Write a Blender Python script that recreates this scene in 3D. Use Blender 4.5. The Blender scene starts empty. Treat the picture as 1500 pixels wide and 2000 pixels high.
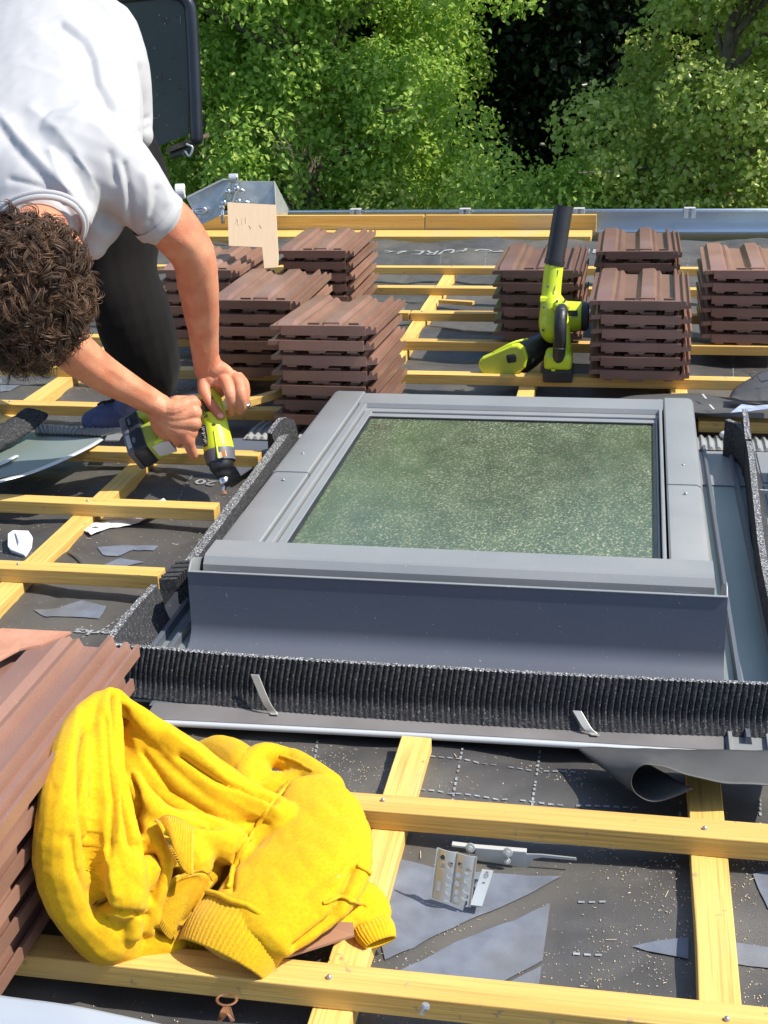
import bpy, bmesh, math, random
import numpy as np
from mathutils import Vector, Matrix, noise
from mathutils.bvhtree import BVHTree
random.seed(7); rng = np.random.default_rng(7)
S = bpy.context.scene; C = S.collection
PITCH = math.radians(12)
T = Matrix.Rotation(-PITCH, 4, 'X')            # roof frame (x right, y down the slope, z off the roof) -> world
# ---------------------------------------------------------------- camera
H = 1.02; FP = 2600.0
CX = Vector((0.98295004, 0.18133775, -0.03042772)); CY = Vector((-0.03739104, 0.35915437, 0.93252884)); CZ = Vector((0.18003093, -0.91549154, 0.35981121))
cam_d = bpy.data.cameras.new('camera'); cam = bpy.data.objects.new('camera', cam_d); C.objects.link(cam)
M = Matrix.Identity(4)
for i, a in enumerate((CX, CY, CZ)):
    for j in range(3): M[j][i] = a[j]
M.translation = (0, 0, H)
cam.matrix_world = T @ M
cam_d.sensor_fit = 'VERTICAL'; cam_d.sensor_height = 24; cam_d.lens = 24 * FP / 2000
cam_d.clip_end = 500; cam_d.clip_start = 0.05
S.camera = cam
S.render.resolution_x = 768; S.render.resolution_y = 1024
# ---------------------------------------------------------------- light
sun_roof = Vector((0.80, -0.03, 1.0)).normalized()
sun_w = (T.to_3x3() @ sun_roof).normalized()
el = math.asin(sun_w.z); az = math.atan2(sun_w.x, sun_w.y)
W = bpy.data.worlds.new('World'); S.world = W; W.use_nodes = True
wn = W.node_tree; wn.nodes.clear()
sky = wn.nodes.new('ShaderNodeTexSky'); sky.sky_type = 'NISHITA'; sky.sun_disc = False
sky.sun_elevation = el; sky.sun_rotation = az
bg = wn.nodes.new('ShaderNodeBackground'); bg.inputs[1].default_value = 0.15
wo = wn.nodes.new('ShaderNodeOutputWorld')
wn.links.new(sky.outputs[0], bg.inputs[0]); wn.links.new(bg.outputs[0], wo.inputs[0])
sd = bpy.data.lights.new('sun', 'SUN'); sd.energy = 4.6; sd.angle = math.radians(.6); sd.color = (1, .93, .82)
so = bpy.data.objects.new('sun', sd); C.objects.link(so)
so.rotation_euler = sun_w.to_track_quat('Z', 'Y').to_euler(); so.location = (0, 0, 20)
S.view_settings.view_transform = 'Standard'; S.view_settings.look = 'None'
S.view_settings.exposure = 0.55; S.view_settings.gamma = 1; S.view_settings.use_curve_mapping = False
# ---------------------------------------------------------------- measuring helpers (photo pixels, 1500x2000 -> roof frame)
def _ray(px, py):
    return CX * (px - 750) + CY * (1000 - py) - CZ * FP
def P(px, py, z=0.0):
    d = _ray(px, py); t = (z - H) / d.z
    return Vector((d.x * t, d.y * t, z))
def V(px, py, y):
    d = _ray(px, py); t = y / d.y
    return Vector((d.x * t, y, H + d.z * t))
_R = np.array([CX, CY, CZ])
def proj(co):
    c = (co - np.array([0, 0, H])) @ _R.T
    return np.stack([750 + FP * c[:, 0] / -c[:, 2], 1000 - FP * c[:, 1] / -c[:, 2]], 1)
# ---------------------------------------------------------------- materials
MATS = {}
def mat(name, col, rough=.6, metal=0, var=0, vscale=8, col2=None, bump=0, bscale=60, stretch=(1, 1, 1), spec=.5, sheen=0, trans=0, coat=0,
        detail=4, rnd=0, lo=.35, hi=.65, rvar=0):
    m = bpy.data.materials.new(name); m.use_nodes = True; nt = m.node_tree; n = nt.nodes; L = nt.links
    b = n['Principled BSDF']
    b.inputs['Roughness'].default_value = rough; b.inputs['Metallic'].default_value = metal
    b.inputs['Specular IOR Level'].default_value = spec; b.inputs['Sheen Weight'].default_value = sheen
    b.inputs['Coat Weight'].default_value = coat; b.inputs['Coat Roughness'].default_value = .15
    if trans: b.inputs['Transmission Weight'].default_value = trans
    tc = n.new('ShaderNodeTexCoord'); mp = n.new('ShaderNodeMapping'); mp.inputs['Scale'].default_value = stretch
    L.new(tc.outputs['Object'], mp.inputs[0])
    oi = n.new('ShaderNodeObjectInfo')
    vm = n.new('ShaderNodeVectorMath'); vm.operation = 'MULTIPLY_ADD'; vm.inputs[1].default_value = (1, 1, 1)
    cb = n.new('ShaderNodeCombineXYZ')
    ml = n.new('ShaderNodeMath'); ml.operation = 'MULTIPLY'; ml.inputs[1].default_value = 37
    L.new(oi.outputs['Random'], ml.inputs[0])
    for k in range(3): L.new(ml.outputs[0], cb.inputs[k])
    L.new(mp.outputs[0], vm.inputs[0]); L.new(cb.outputs[0], vm.inputs[2])
    col = tuple(col) + (1,)
    last = None
    if var or col2 is not None:
        nz = n.new('ShaderNodeTexNoise'); nz.inputs['Scale'].default_value = vscale; nz.inputs['Detail'].default_value = detail
        L.new(vm.outputs[0], nz.inputs['Vector'])
        cr = n.new('ShaderNodeValToRGB')
        c2 = tuple(col2) + (1,) if col2 is not None else tuple(max(0, x * (1 - var)) for x in col[:3]) + (1,)
        c1 = col if col2 is not None else tuple(min(1, x * (1 + var)) for x in col[:3]) + (1,)
        cr.color_ramp.elements[0].position = lo; cr.color_ramp.elements[1].position = hi
        cr.color_ramp.elements[0].color = c1; cr.color_ramp.elements[1].color = c2
        L.new(nz.outputs[0], cr.inputs[0]); last = cr.outputs[0]
        if rvar:
            mr = n.new('ShaderNodeMapRange'); mr.inputs[3].default_value = rough - rvar; mr.inputs[4].default_value = rough + rvar
            L.new(nz.outputs[0], mr.inputs[0]); L.new(mr.outputs[0], b.inputs['Roughness'])
    if rnd:
        hs = n.new('ShaderNodeHueSaturation'); mr2 = n.new('ShaderNodeMapRange')
        mr2.inputs[3].default_value = 1 - rnd; mr2.inputs[4].default_value = 1 + rnd
        L.new(oi.outputs['Random'], mr2.inputs[0]); L.new(mr2.outputs[0], hs.inputs['Value'])
        if last is None: hs.inputs['Color'].default_value = col
        else: L.new(last, hs.inputs['Color'])
        last = hs.outputs[0]
    if last is None: b.inputs['Base Color'].default_value = col
    else: L.new(last, b.inputs['Base Color'])
    if bump:
        n2 = n.new('ShaderNodeTexNoise'); n2.inputs['Scale'].default_value = bscale; n2.inputs['Detail'].default_value = 3
        L.new(vm.outputs[0], n2.inputs['Vector'])
        bp = n.new('ShaderNodeBump'); bp.inputs['Strength'].default_value = bump; bp.inputs['Distance'].default_value = .002
        L.new(n2.outputs[0], bp.inputs['Height']); L.new(bp.outputs[0], b.inputs['Normal'])
    m['_last'] = 1
    MATS[name] = m
    return m
def nodes_of(m): return m.node_tree.nodes, m.node_tree.links, m.node_tree.nodes['Principled BSDF']
def overlay(m, fac_socket, color):
    """mix a colour over the base colour with a mask socket"""
    n, L, b = nodes_of(m)
    mx = n.new('ShaderNodeMix'); mx.data_type = 'RGBA'
    src = b.inputs['Base Color'].links[0].from_socket if b.inputs['Base Color'].links else None
    if src: L.new(src, mx.inputs[6])
    else: mx.inputs[6].default_value = b.inputs['Base Color'].default_value
    mx.inputs[7].default_value = tuple(color) + (1,)
    L.new(fac_socket, mx.inputs[0]); L.new(mx.outputs[2], b.inputs['Base Color'])
def noise_mask(m, scale, lo, hi, stretch=(1, 1, 1), detail=3, kind='noise', world=False, rough=.5):
    n, L, b = nodes_of(m)
    tc = n.new('ShaderNodeTexCoord'); mp = n.new('ShaderNodeMapping'); mp.inputs['Scale'].default_value = stretch
    L.new(tc.outputs['Object'], mp.inputs[0])
    if kind == 'noise':
        t = n.new('ShaderNodeTexNoise'); t.inputs['Detail'].default_value = detail; t.inputs['Roughness'].default_value = rough; out = t.outputs[0]
    else:
        t = n.new('ShaderNodeTexVoronoi'); out = t.outputs['Distance']
    t.inputs['Scale'].default_value = scale
    L.new(mp.outputs[0], t.inputs['Vector'])
    r = n.new('ShaderNodeMapRange'); r.inputs[1].default_value = lo; r.inputs[2].default_value = hi
    L.new(out, r.inputs[0])
    return r.outputs[0]
def wood(name, st, base=(.71, .47, .14), dark=(.56, .33, .075)):
    m = mat(name, base, .62, col2=dark, vscale=9, stretch=st, bump=.35, bscale=34, rnd=.08, detail=7, lo=.3, hi=.75)
    overlay(m, noise_mask(m, 5, .06, .03, kind='v', stretch=tuple(.3 + .5 * (s > 1) for s in st)), (.28, .13, .04))
    overlay(m, noise_mask(m, 9, .52, .72, stretch=tuple(.5 if s < 1 else 34 for s in st), detail=4), (.46, .27, .07))
    overlay(m, noise_mask(m, 3, .58, .8), (.50, .38, .19))
    overlay(m, noise_mask(m, 60, .66, .72, detail=4), (.38, .27, .12))
    return m
wood_x = wood('pine_across', (.25, 6, 6))
wood_y = wood('pine_along', (6, .25, 6), (.76, .52, .155), (.62, .40, .10))
m_mem = mat('underlay_felt', (.050, .050, .052), .47, col2=(.086, .082, .076), vscale=5, bump=.5, bscale=900, spec=.55, detail=6)
overlay(m_mem, noise_mask(m_mem, 2.6, .5, .74), (.13, .12, .10))
overlay(m_mem, noise_mask(m_mem, 160, .68, .76, detail=2), (.2, .19, .17))
m_print = mat('blue_grey_print', (.155, .18, .225), .6, col2=(.115, .13, .165), vscale=30, bump=.3, bscale=900, detail=6)
overlay(m_print, noise_mask(m_print, 6, .55, .8), (.13, .13, .125))
m_text = mat('grey_lettering', (.24, .26, .28), .6, var=.3, vscale=60)
m_texl = mat('pale_lettering', (.30, .31, .32), .6)
m_frame = mat('grey_lacquered_aluminium', (.235, .25, .258), .40, metal=.15, col2=(.275, .285, .288), vscale=5, spec=.5, rvar=.06)
overlay(m_frame, noise_mask(m_frame, 220, .70, .76), (.5, .5, .48))
overlay(m_frame, noise_mask(m_frame, 3.3, .6, .85), (.33, .325, .31))
m_framed = mat('dark_grey_aluminium', (.098, .112, .145), .38, metal=.08, col2=(.115, .128, .158), vscale=3, spec=.5)
overlay(m_framed, noise_mask(m_framed, 260, .72, .77), (.5, .5, .5))
m_pan = mat('green_grey_flashing', (.20, .255, .245), .42, metal=.3, col2=(.25, .29, .285), vscale=4)
overlay(m_pan, noise_mask(m_pan, 200, .70, .76), (.5, .5, .48))
m_lip = mat('pale_flange_edge', (.62, .66, .68), .3, metal=.3)
m_flange = mat('flange_grey', (.20, .19, .19), .5, metal=.2, var=.15)
m_corr = mat('pleated_grey_apron', (.27, .28, .275), .6, var=.12, vscale=20)
m_foam = mat('black_foam', (.030, .032, .036), .85, col2=(.055, .056, .06), vscale=160, spec=.12, bump=.9, bscale=420, detail=3)
overlay(m_foam, noise_mask(m_foam, 330, .62, .68, detail=2), (.16, .165, .17))
m_foam_lit = mat('sunlit_foam_top', (.16, .165, .17), .85, col2=(.035, .035, .04), vscale=300, bump=1.0, bscale=420, detail=3, lo=.42, hi=.56)  # paler foam for the strip tops, sunlight put into the colour
overlay(m_foam_lit, noise_mask(m_foam_lit, 380, .56, .62, detail=2), (.55, .56, .57))
m_steel = mat('galvanised_steel', (.56, .60, .59), .38, metal=.5, col2=(.46, .50, .50), vscale=22, rvar=.08)
m_gut = mat('gutter_zinc', (.60, .66, .72), .26, metal=.92, col2=(.52, .58, .64), vscale=3, stretch=(.15, 9, 9))
m_clipm = mat('clip_steel', (.50, .50, .46), .4, metal=.5, var=.1)
m_tile = mat('brown_glazed_clay', (.245, .135, .098), .36, col2=(.195, .104, .076), vscale=6, bump=.25, bscale=240, rnd=.24, coat=.10, detail=6)
overlay(m_tile, noise_mask(m_tile, 5, .60, .80), (.27, .17, .13))
overlay(m_tile, noise_mask(m_tile, 190, .72, .77), (.5, .42, .34))
m_chip = mat('bare_terracotta', (.50, .25, .16), .8, col2=(.40, .19, .12), vscale=30, bump=.5, bscale=120)
m_yel = mat('yellow_fleece', (.70, .425, .010), .95, col2=(.63, .355, .007), vscale=300, bump=.4, bscale=1300, sheen=.08, spec=.15, detail=5)
overlay(m_yel, noise_mask(m_yel, 150, .73, .78), (.9, .68, .25))
m_yrib = mat('yellow_rib_knit', (.66, .37, .007), .95, var=.08, vscale=200, bump=.5, bscale=600, sheen=.3, spec=.1)
m_shirt = mat('white_cotton', (.405, .41, .425), .9, var=.02, vscale=40, bump=.25, bscale=800, sheen=.2, spec=.2)
m_skin = mat('skin', (.60, .275, .155), .5, col2=(.53, .185, .10), vscale=22, bump=.45, bscale=330, spec=.4, detail=6)
_b = m_skin.node_tree.nodes['Principled BSDF']; _b.inputs['Subsurface Weight'].default_value = .12; _b.inputs['Subsurface Radius'].default_value = (.02, .008, .004)
m_nail = mat('fingernail', (.62, .36, .28), .3)
m_hair = mat('dark_curly_hair', (.040, .022, .013), .5, col2=(.13, .070, .038), vscale=26, spec=.4)
m_trou = mat('black_trousers', (.009, .008, .008), .95, col2=(.010, .009, .009), vscale=14, bump=.5, bscale=400, sheen=.03, spec=.15)
m_shoe = mat('navy_canvas', (.085, .10, .20), .85, var=.2, vscale=60, bump=.4, bscale=800)
m_white = mat('white_rubber', (.6, .62, .62), .6, var=.05)
m_paper = mat('white_paper', (.66, .67, .70), .8, var=.04, vscale=20)
m_card = mat('cardboard', (.66, .50, .33), .85, col2=(.63, .475, .31), vscale=60, stretch=(4, .3, .3))
m_cardd = mat('card_emboss', (.60, .45, .29), .85)
m_lime = mat('lime_plastic', (.56, .68, .028), .38, var=.04, vscale=8)
m_blk = mat('black_plastic', (.020, .021, .024), .42, var=.25, vscale=30)
m_gry = mat('grey_plastic', (.10, .105, .12), .5, var=.1)
m_label = mat('label_silver', (.45, .46, .46), .5)
m_orange = mat('orange_label', (.8, .28, .05), .6)
m_pink = mat('white_label', (.8, .72, .68), .6)
m_chrome = mat('bright_steel', (.75, .75, .74), .2, metal=1)
m_black_metal = mat('black_painted_metal', (.022, .028, .020), .30, col2=(.040, .048, .034), vscale=4, detail=7, bump=.1, bscale=30)
overlay(m_black_metal, noise_mask(m_black_metal, 16, .66, .74, stretch=(1, 1, .45), detail=5), (.14, .14, .12))
m_tubeb = mat('blue_black_tube', (.012, .016, .026), .3, var=.2)
m_rust = mat('rusty_edge', (.13, .095, .07), .7, var=.4, vscale=40)
m_nailm = mat('zinc_nail', (.42, .42, .42), .4, metal=.7)
m_knot = mat('resin_stain', (.16, .07, .03), .4, var=.4, vscale=60)
m_shav = mat('wood_shavings', (.66, .56, .38), .8, var=.2, vscale=40)
m_film = mat('grey_sheet_metal', (.40, .46, .54), .4, metal=.2, var=.04, vscale=3)
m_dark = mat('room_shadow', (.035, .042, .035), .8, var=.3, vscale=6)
m_lining = mat('pale_lining', (.20, .32, .20), .6, var=.1)
m_bark = mat('bark', (.16, .13, .10), .85, var=.3, vscale=20, bump=.6, bscale=40)
m_earth = mat('ground_soil', (.055, .06, .03), .95, col2=(.035, .045, .02), vscale=1.3)
m_bush = mat('hedge_core', (.010, .016, .006), 1, var=.3, vscale=3)
def leafmat(name, c1, c2, rough=.42):
    m = bpy.data.materials.new(name); m.use_nodes = True; n = m.node_tree.nodes; L = m.node_tree.links
    b = n['Principled BSDF']; b.inputs['Roughness'].default_value = rough
    at = n.new('ShaderNodeAttribute'); at.attribute_name = 'tone'
    cr = n.new('ShaderNodeValToRGB'); cr.color_ramp.elements[0].color = c1 + (1,); cr.color_ramp.elements[1].color = c2 + (1,)
    L.new(at.outputs['Fac'], cr.inputs[0]); L.new(cr.outputs[0], b.inputs['Base Color'])
    tr = n.new('ShaderNodeBsdfTranslucent'); L.new(cr.outputs[0], tr.inputs[0])
    mx = n.new('ShaderNodeMixShader'); mx.inputs[0].default_value = .55
    L.new(b.outputs[0], mx.inputs[1]); L.new(tr.outputs[0], mx.inputs[2]); L.new(mx.outputs[0], n['Material Output'].inputs[0])
    return m
m_leafA = leafmat('fresh_green_leaves', (.22, .42, .06), (.60, .76, .17))
m_leafB = leafmat('birch_leaves', (.28, .44, .07), (.70, .76, .25), .28)
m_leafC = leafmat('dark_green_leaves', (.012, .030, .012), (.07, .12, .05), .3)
# glass
def glassmat():
    m = bpy.data.materials.new('dusty_window_glass'); m.use_nodes = True; n = m.node_tree.nodes; L = m.node_tree.links; n.clear()
    out = n.new('ShaderNodeOutputMaterial')
    tr = n.new('ShaderNodeBsdfTransparent'); tr.inputs[0].default_value = (.30, .42, .31, 1)
    gl = n.new('ShaderNodeBsdfGlossy'); gl.inputs[0].default_value = (.80, .92, .80, 1); gl.inputs[1].default_value = .035
    df = n.new('ShaderNodeBsdfDiffuse')
    tc = n.new('ShaderNodeTexCoord')
    mp = n.new('ShaderNodeMapping'); mp.inputs['Scale'].default_value = (1, .55, 1); L.new(tc.outputs['Object'], mp.inputs[0])
    def nz(s, d=3, r=.5):
        t = n.new('ShaderNodeTexNoise'); t.inputs['Scale'].default_value = s; t.inputs['Detail'].default_value = d; t.inputs['Roughness'].default_value = r
        L.new(mp.outputs[0], t.inputs['Vector']); return t.outputs[0]
    def rg(s, a, b_, lo=0, hi=1):
        r = n.new('ShaderNodeMapRange'); r.inputs[1].default_value = a; r.inputs[2].default_value = b_; r.inputs[3].default_value = lo; r.inputs[4].default_value = hi
        L.new(s, r.inputs[0]); return r.outputs[0]
    def mm(a, b_, op='MULTIPLY'):
        k = n.new('ShaderNodeMath'); k.operation = op; k.use_clamp = op != 'MULTIPLY'
        for i, v in enumerate((a, b_)):
            if isinstance(v, float): k.inputs[i].default_value = v
            else: L.new(v, k.inputs[i])
        return k.outputs[0]
    spk = rg(nz(230, 3, .7), .50, .72)
    blot = rg(nz(2.6, 4), .40, .60, .12, 1)
    film = rg(nz(14, 6, .7), .3, .7, .22, .50)
    fac = mm(mm(mm(spk, .50), blot), film, 'ADD')
    cr = n.new('ShaderNodeValToRGB'); cr.color_ramp.elements[0].color = (.17, .23, .14, 1); cr.color_ramp.elements[1].color = (.45, .45, .33, 1)
    L.new(spk, cr.inputs[0]); L.new(cr.outputs[0], df.inputs[0])
    bp = n.new('ShaderNodeBump'); bp.inputs['Strength'].default_value = .35; bp.inputs['Distance'].default_value = .001
    L.new(nz(170, 3, .7), bp.inputs['Height']); L.new(bp.outputs[0], gl.inputs['Normal'])
    fr = n.new('ShaderNodeFresnel'); fr.inputs[0].default_value = 1.7
    m1 = n.new('ShaderNodeMixShader'); L.new(rg(fr.outputs[0], 0, 1, .05, 1.0), m1.inputs[0]); L.new(tr.outputs[0], m1.inputs[1]); L.new(gl.outputs[0], m1.inputs[2])
    m2 = n.new('ShaderNodeMixShader'); L.new(fac, m2.inputs[0]); L.new(m1.outputs[0], m2.inputs[1]); L.new(df.outputs[0], m2.inputs[2])
    L.new(m2.outputs[0], out.inputs[0])
    return m
m_glass = glassmat()
# ---------------------------------------------------------------- object helpers
ORG = {}
WORLD = set()
def link(o, parent, org):
    C.objects.link(o)
    if parent is not None: o.parent = parent; ORG[o.name] = ORG[parent.name]
    else: o.location = org; ORG[o.name] = Vector(org)
def tag(o, label=None, cat=None, group=None, kind=None):
    if label: o['label'] = label
    if cat: o['category'] = cat
    if group: o['group'] = group
    if kind: o['kind'] = kind
    return o
def thing(name, label, cat, org, group=None, kind=None):
    o = bpy.data.objects.new(name, None); o.empty_display_size = .05; link(o, None, Vector(org)); return tag(o, label, cat, group, kind)
def catmull(pts, n):
    pts = [np.array(p, float) for p in pts]; pts = [2 * pts[0] - pts[1]] + pts + [2 * pts[-1] - pts[-2]]
    out = []
    for i in range(1, len(pts) - 2):
        a, b, c, d = pts[i - 1:i + 3]
        for k in range(n):
            t = k / n
            out.append(.5 * ((2 * b) + (c - a) * t + (2 * a - 5 * b + 4 * c - d) * t * t + (3 * b - a - 3 * c + d) * t ** 3))
    out.append(pts[-2]); return out
class MB:
    def __init__(s): s.v = []; s.f = []
    def add(s, vs, fs):
        k = len(s.v); s.v += [tuple(v) for v in vs]; s.f += [tuple(i + k for i in f) for f in fs]; return s
    def box(s, x0, x1, y0, y1, z0, z1):
        vs = [(x, y, z) for z in (z0, z1) for y in (y0, y1) for x in (x0, x1)]
        return s.add(vs, [(0, 2, 3, 1), (4, 5, 7, 6), (0, 1, 5, 4), (2, 6, 7, 3), (0, 4, 6, 2), (1, 3, 7, 5)])
    def obox(s, c, ax, ay, az, hx, hy, hz, bev=0):
        """oriented box with optional chamfer"""
        c = Vector(c); ax = Vector(ax).normalized(); ay = Vector(ay).normalized(); az = Vector(az).normalized()
        bm = bmesh.new(); bmesh.ops.create_cube(bm, size=2)
        for v in bm.verts: v.co = Vector((v.co.x * hx, v.co.y * hy, v.co.z * hz))
        if bev: bmesh.ops.bevel(bm, geom=bm.edges[:], offset=bev, segments=3, affect='EDGES', profile=.5)
        bm.verts.ensure_lookup_table()
        vs = [c + ax * v.co.x + ay * v.co.y + az * v.co.z for v in bm.verts]
        for i, v in enumerate(bm.verts): v.index = i
        fs = [tuple(v.index for v in f.verts) for f in bm.faces]; bm.free()
        return s.add(vs, fs)
    def prism(s, pts, d):
        """outline (3D points) extruded by vector d"""
        n = len(pts); d = Vector(d); vs = [Vector(p) for p in pts] + [Vector(p) + d for p in pts]
        return s.add(vs, [tuple(range(n)), tuple(range(2 * n - 1, n - 1, -1))] + [(i, i + n, (i + 1) % n + n, (i + 1) % n) for i in range(n)])
    def tube(s, pts, rad, n=14, up=(0, 0, 1), flat=1.0, cap=True, sub=4, smooth=True, rot=0):
        """rad: list of r or (ra, rb)"""
        rr = [np.array(r if hasattr(r, '__len__') else (r, r * flat), float) for r in rad]
        if smooth and len(pts) > 2 and sub > 1:
            q = catmull([list(p) + list(r) for p, r in zip(pts, rr)], sub)
        else: q = [np.array(list(p) + list(r)) for p, r in zip(pts, rr)]
        pos = [Vector(a[:3]) for a in q]; rad = [a[3:5] for a in q]
        tan = [(pos[min(i + 1, len(pos) - 1)] - pos[max(i - 1, 0)]).normalized() for i in range(len(pos))]
        if cap:
            e0, e1 = [], []
            for t in (.25, .6, .87, 1):
                k = math.sqrt(max(1 - t * t, .0004))
                e0.insert(0, (pos[0] - tan[0] * min(rad[0]) * t, rad[0] * k)); e1.append((pos[-1] + tan[-1] * min(rad[-1]) * t, rad[-1] * k))
            tan = [tan[0]] * 4 + tan + [tan[-1]] * 4
            pos = [a for a, _ in e0] + pos + [a for a, _ in e1]; rad = [b for _, b in e0] + rad + [b for _, b in e1]
        up = Vector(up); vs = []; side = None
        for p, t, r in zip(pos, tan, rad):
            if side is None:
                side = t.cross(up)
                if side.length < 1e-3: side = t.cross(Vector((1, 0, 0)))
            else: side = side - t * side.dot(t)
            side.normalize(); w = side.cross(t).normalized()
            for k in range(n):
                a = 2 * math.pi * k / n + rot
                vs.append(p + side * (math.cos(a) * r[0]) + w * (math.sin(a) * r[1]))
        m = len(pos); fs = [(i * n + k, i * n + (k + 1) % n, (i + 1) * n + (k + 1) % n, (i + 1) * n + k) for i in range(m - 1) for k in range(n)]
        if cap: fs += [tuple(range(n - 1, -1, -1)), tuple((m - 1) * n + k for k in range(n))]
        return s.add(vs, fs)
    def ball(s, c, r, ax=(1, 0, 0), ay=(0, 1, 0), az=(0, 0, 1), n=18, m=12):
        c = Vector(c); ax, ay, az = Vector(ax), Vector(ay), Vector(az); r = r if hasattr(r, '__len__') else (r, r, r)
        vs = [c + az * r[2]]
        for i in range(1, m):
            th = math.pi * i / m
            for k in range(n):
                a = 2 * math.pi * k / n
                vs.append(c + ax * (r[0] * math.sin(th) * math.cos(a)) + ay * (r[1] * math.sin(th) * math.sin(a)) + az * (r[2] * math.cos(th)))
        vs.append(c - az * r[2]); fs = [(0, 1 + k, 1 + (k + 1) % n) for k in range(n)]
        fs += [(1 + (i) * n + k, 1 + (i + 1) * n + k, 1 + (i + 1) * n + (k + 1) % n, 1 + i * n + (k + 1) % n) for i in range(m - 2) for k in range(n)]
        fs += [(len(vs) - 1, 1 + (m - 2) * n + (k + 1) % n, 1 + (m - 2) * n + k) for k in range(n)]
        return s.add(vs, fs)
    def cyl(s, a, b, r0, r1=None, n=16, cap=True):
        return s.tube([a, b], [r0, r0 if r1 is None else r1], n=n, cap=False, smooth=False, up=(.3, .2, 1)).caps(n) if cap else s.tube([a, b], [r0, r0 if r1 is None else r1], n=n, cap=False, smooth=False, up=(.3, .2, 1))
    def caps(s, n):
        k = len(s.v); s.f += [tuple(range(k - n, k)), tuple(range(k - n - 1, k - 2 * n - 1, -1))]; return s
    def grid(s, fn, us, vs_):
        nu, nv = len(us), len(vs_); vs = [fn(u, v) for v in vs_ for u in us]
        return s.add(vs, [(j * nu + i, j * nu + i + 1, (j + 1) * nu + i + 1, (j + 1) * nu + i) for j in range(nv - 1) for i in range(nu - 1)])
    def ribbon(s, path, prof_fn):
        """loft closed cross-sections"""
        rings = [prof_fn(i, p) for i, p in enumerate(path)]; n = len(rings[0]); vs = [q for r in rings for q in r]; m = len(rings)
        fs = [(i * n + k, i * n + (k + 1) % n, (i + 1) * n + (k + 1) % n, (i + 1) * n + k) for i in range(m - 1) for k in range(n)]
        fs += [tuple(range(n - 1, -1, -1)), tuple((m - 1) * n + k for k in range(n))]
        return s.add(vs, fs)
    def mesh(s, name, org=(0, 0, 0), smooth=False, fix=True):
        me = bpy.data.meshes.new(name); o = Vector(org)
        me.from_pydata([Vector(v) - o for v in s.v], [], s.f)
        if fix:
            bm = bmesh.new(); bm.from_mesh(me); bmesh.ops.recalc_face_normals(bm, faces=bm.faces[:]); bm.to_mesh(me); bm.free()
        if smooth: me.polygons.foreach_set('use_smooth', [True] * len(me.polygons))
        me.update(); return me
    def build(s, name, m, parent=None, smooth=False, bevel=0, org=None, fix=True, auto=None):
        if parent is not None: o_ = ORG[parent.name]
        elif org is not None: o_ = Vector(org)
        else:
            a = np.array([tuple(v) for v in s.v]); o_ = Vector(((a[:, 0].min() + a[:, 0].max()) / 2, (a[:, 1].min() + a[:, 1].max()) / 2, a[:, 2].min()))
        me = s.mesh(name, o_, smooth, fix); me.materials.append(m)
        ob = bpy.data.objects.new(name, me); link(ob, parent, o_)
        if auto is not None:
            me.polygons.foreach_set('use_smooth', [True] * len(me.polygons)); me.set_sharp_from_angle(angle=math.radians(auto))
        if bevel:
            b = ob.modifiers.new('bevel', 'BEVEL'); b.width = bevel; b.segments = 2; b.limit_method = 'ANGLE'; b.angle_limit = math.radians(40)
        return ob
def remesh(mb, voxel, smooth=4, disp=None, fac=.5):
    me = mb.mesh('tmp'); ob = bpy.data.objects.new('tmp', me); C.objects.link(ob)
    r = ob.modifiers.new('r', 'REMESH'); r.mode = 'VOXEL'; r.voxel_size = voxel
    if smooth: q = ob.modifiers.new('s', 'SMOOTH'); q.iterations = smooth; q.factor = fac
    dg = bpy.context.evaluated_depsgraph_get(); m2 = bpy.data.meshes.new_from_object(ob.evaluated_get(dg))
    bpy.data.objects.remove(ob); n = len(m2.vertices)
    if disp:
        co = np.empty(n * 3, np.float32); m2.vertices.foreach_get('co', co); co = co.reshape(-1, 3).astype(float)
        no = np.empty(n * 3, np.float32); m2.vertex_normals.foreach_get('vector', no); no = no.reshape(-1, 3).astype(float)
        co = disp(co, no); m2.vertices.foreach_set('co', co.astype(np.float32).ravel())
    m2.polygons.foreach_set('use_smooth', [True] * len(m2.polygons)); m2.update()
    return m2
def place(me, name, m, parent=None, org=None):
    o_ = ORG[parent.name] if parent is not None else Vector(org); me.transform(Matrix.Translation(-o_)); me.materials.clear(); me.materials.append(m); me.name = name
    ob = bpy.data.objects.new(name, me); link(ob, parent, o_); return ob
def seg_dist(p, poly):
    """2D distance of points p (n,2) to polyline"""
    d = np.full(len(p), 1e9); poly = np.array(poly, float)
    for a, b in zip(poly[:-1], poly[1:]):
        ab = b - a; t = np.clip(((p - a) @ ab) / (ab @ ab + 1e-9), 0, 1); d = np.minimum(d, np.linalg.norm(p - (a + t[:, None] * ab), axis=1))
    return d
def nz3(co, s, seed=0):
    """cheap smooth noise for arrays (sum of sines)"""
    r = np.random.default_rng(seed); out = np.zeros(len(co))
    for k in range(7):
        w = r.normal(size=3) * s; out += np.sin(co @ w + r.uniform(0, 6.28))
    return out / 3.7
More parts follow.
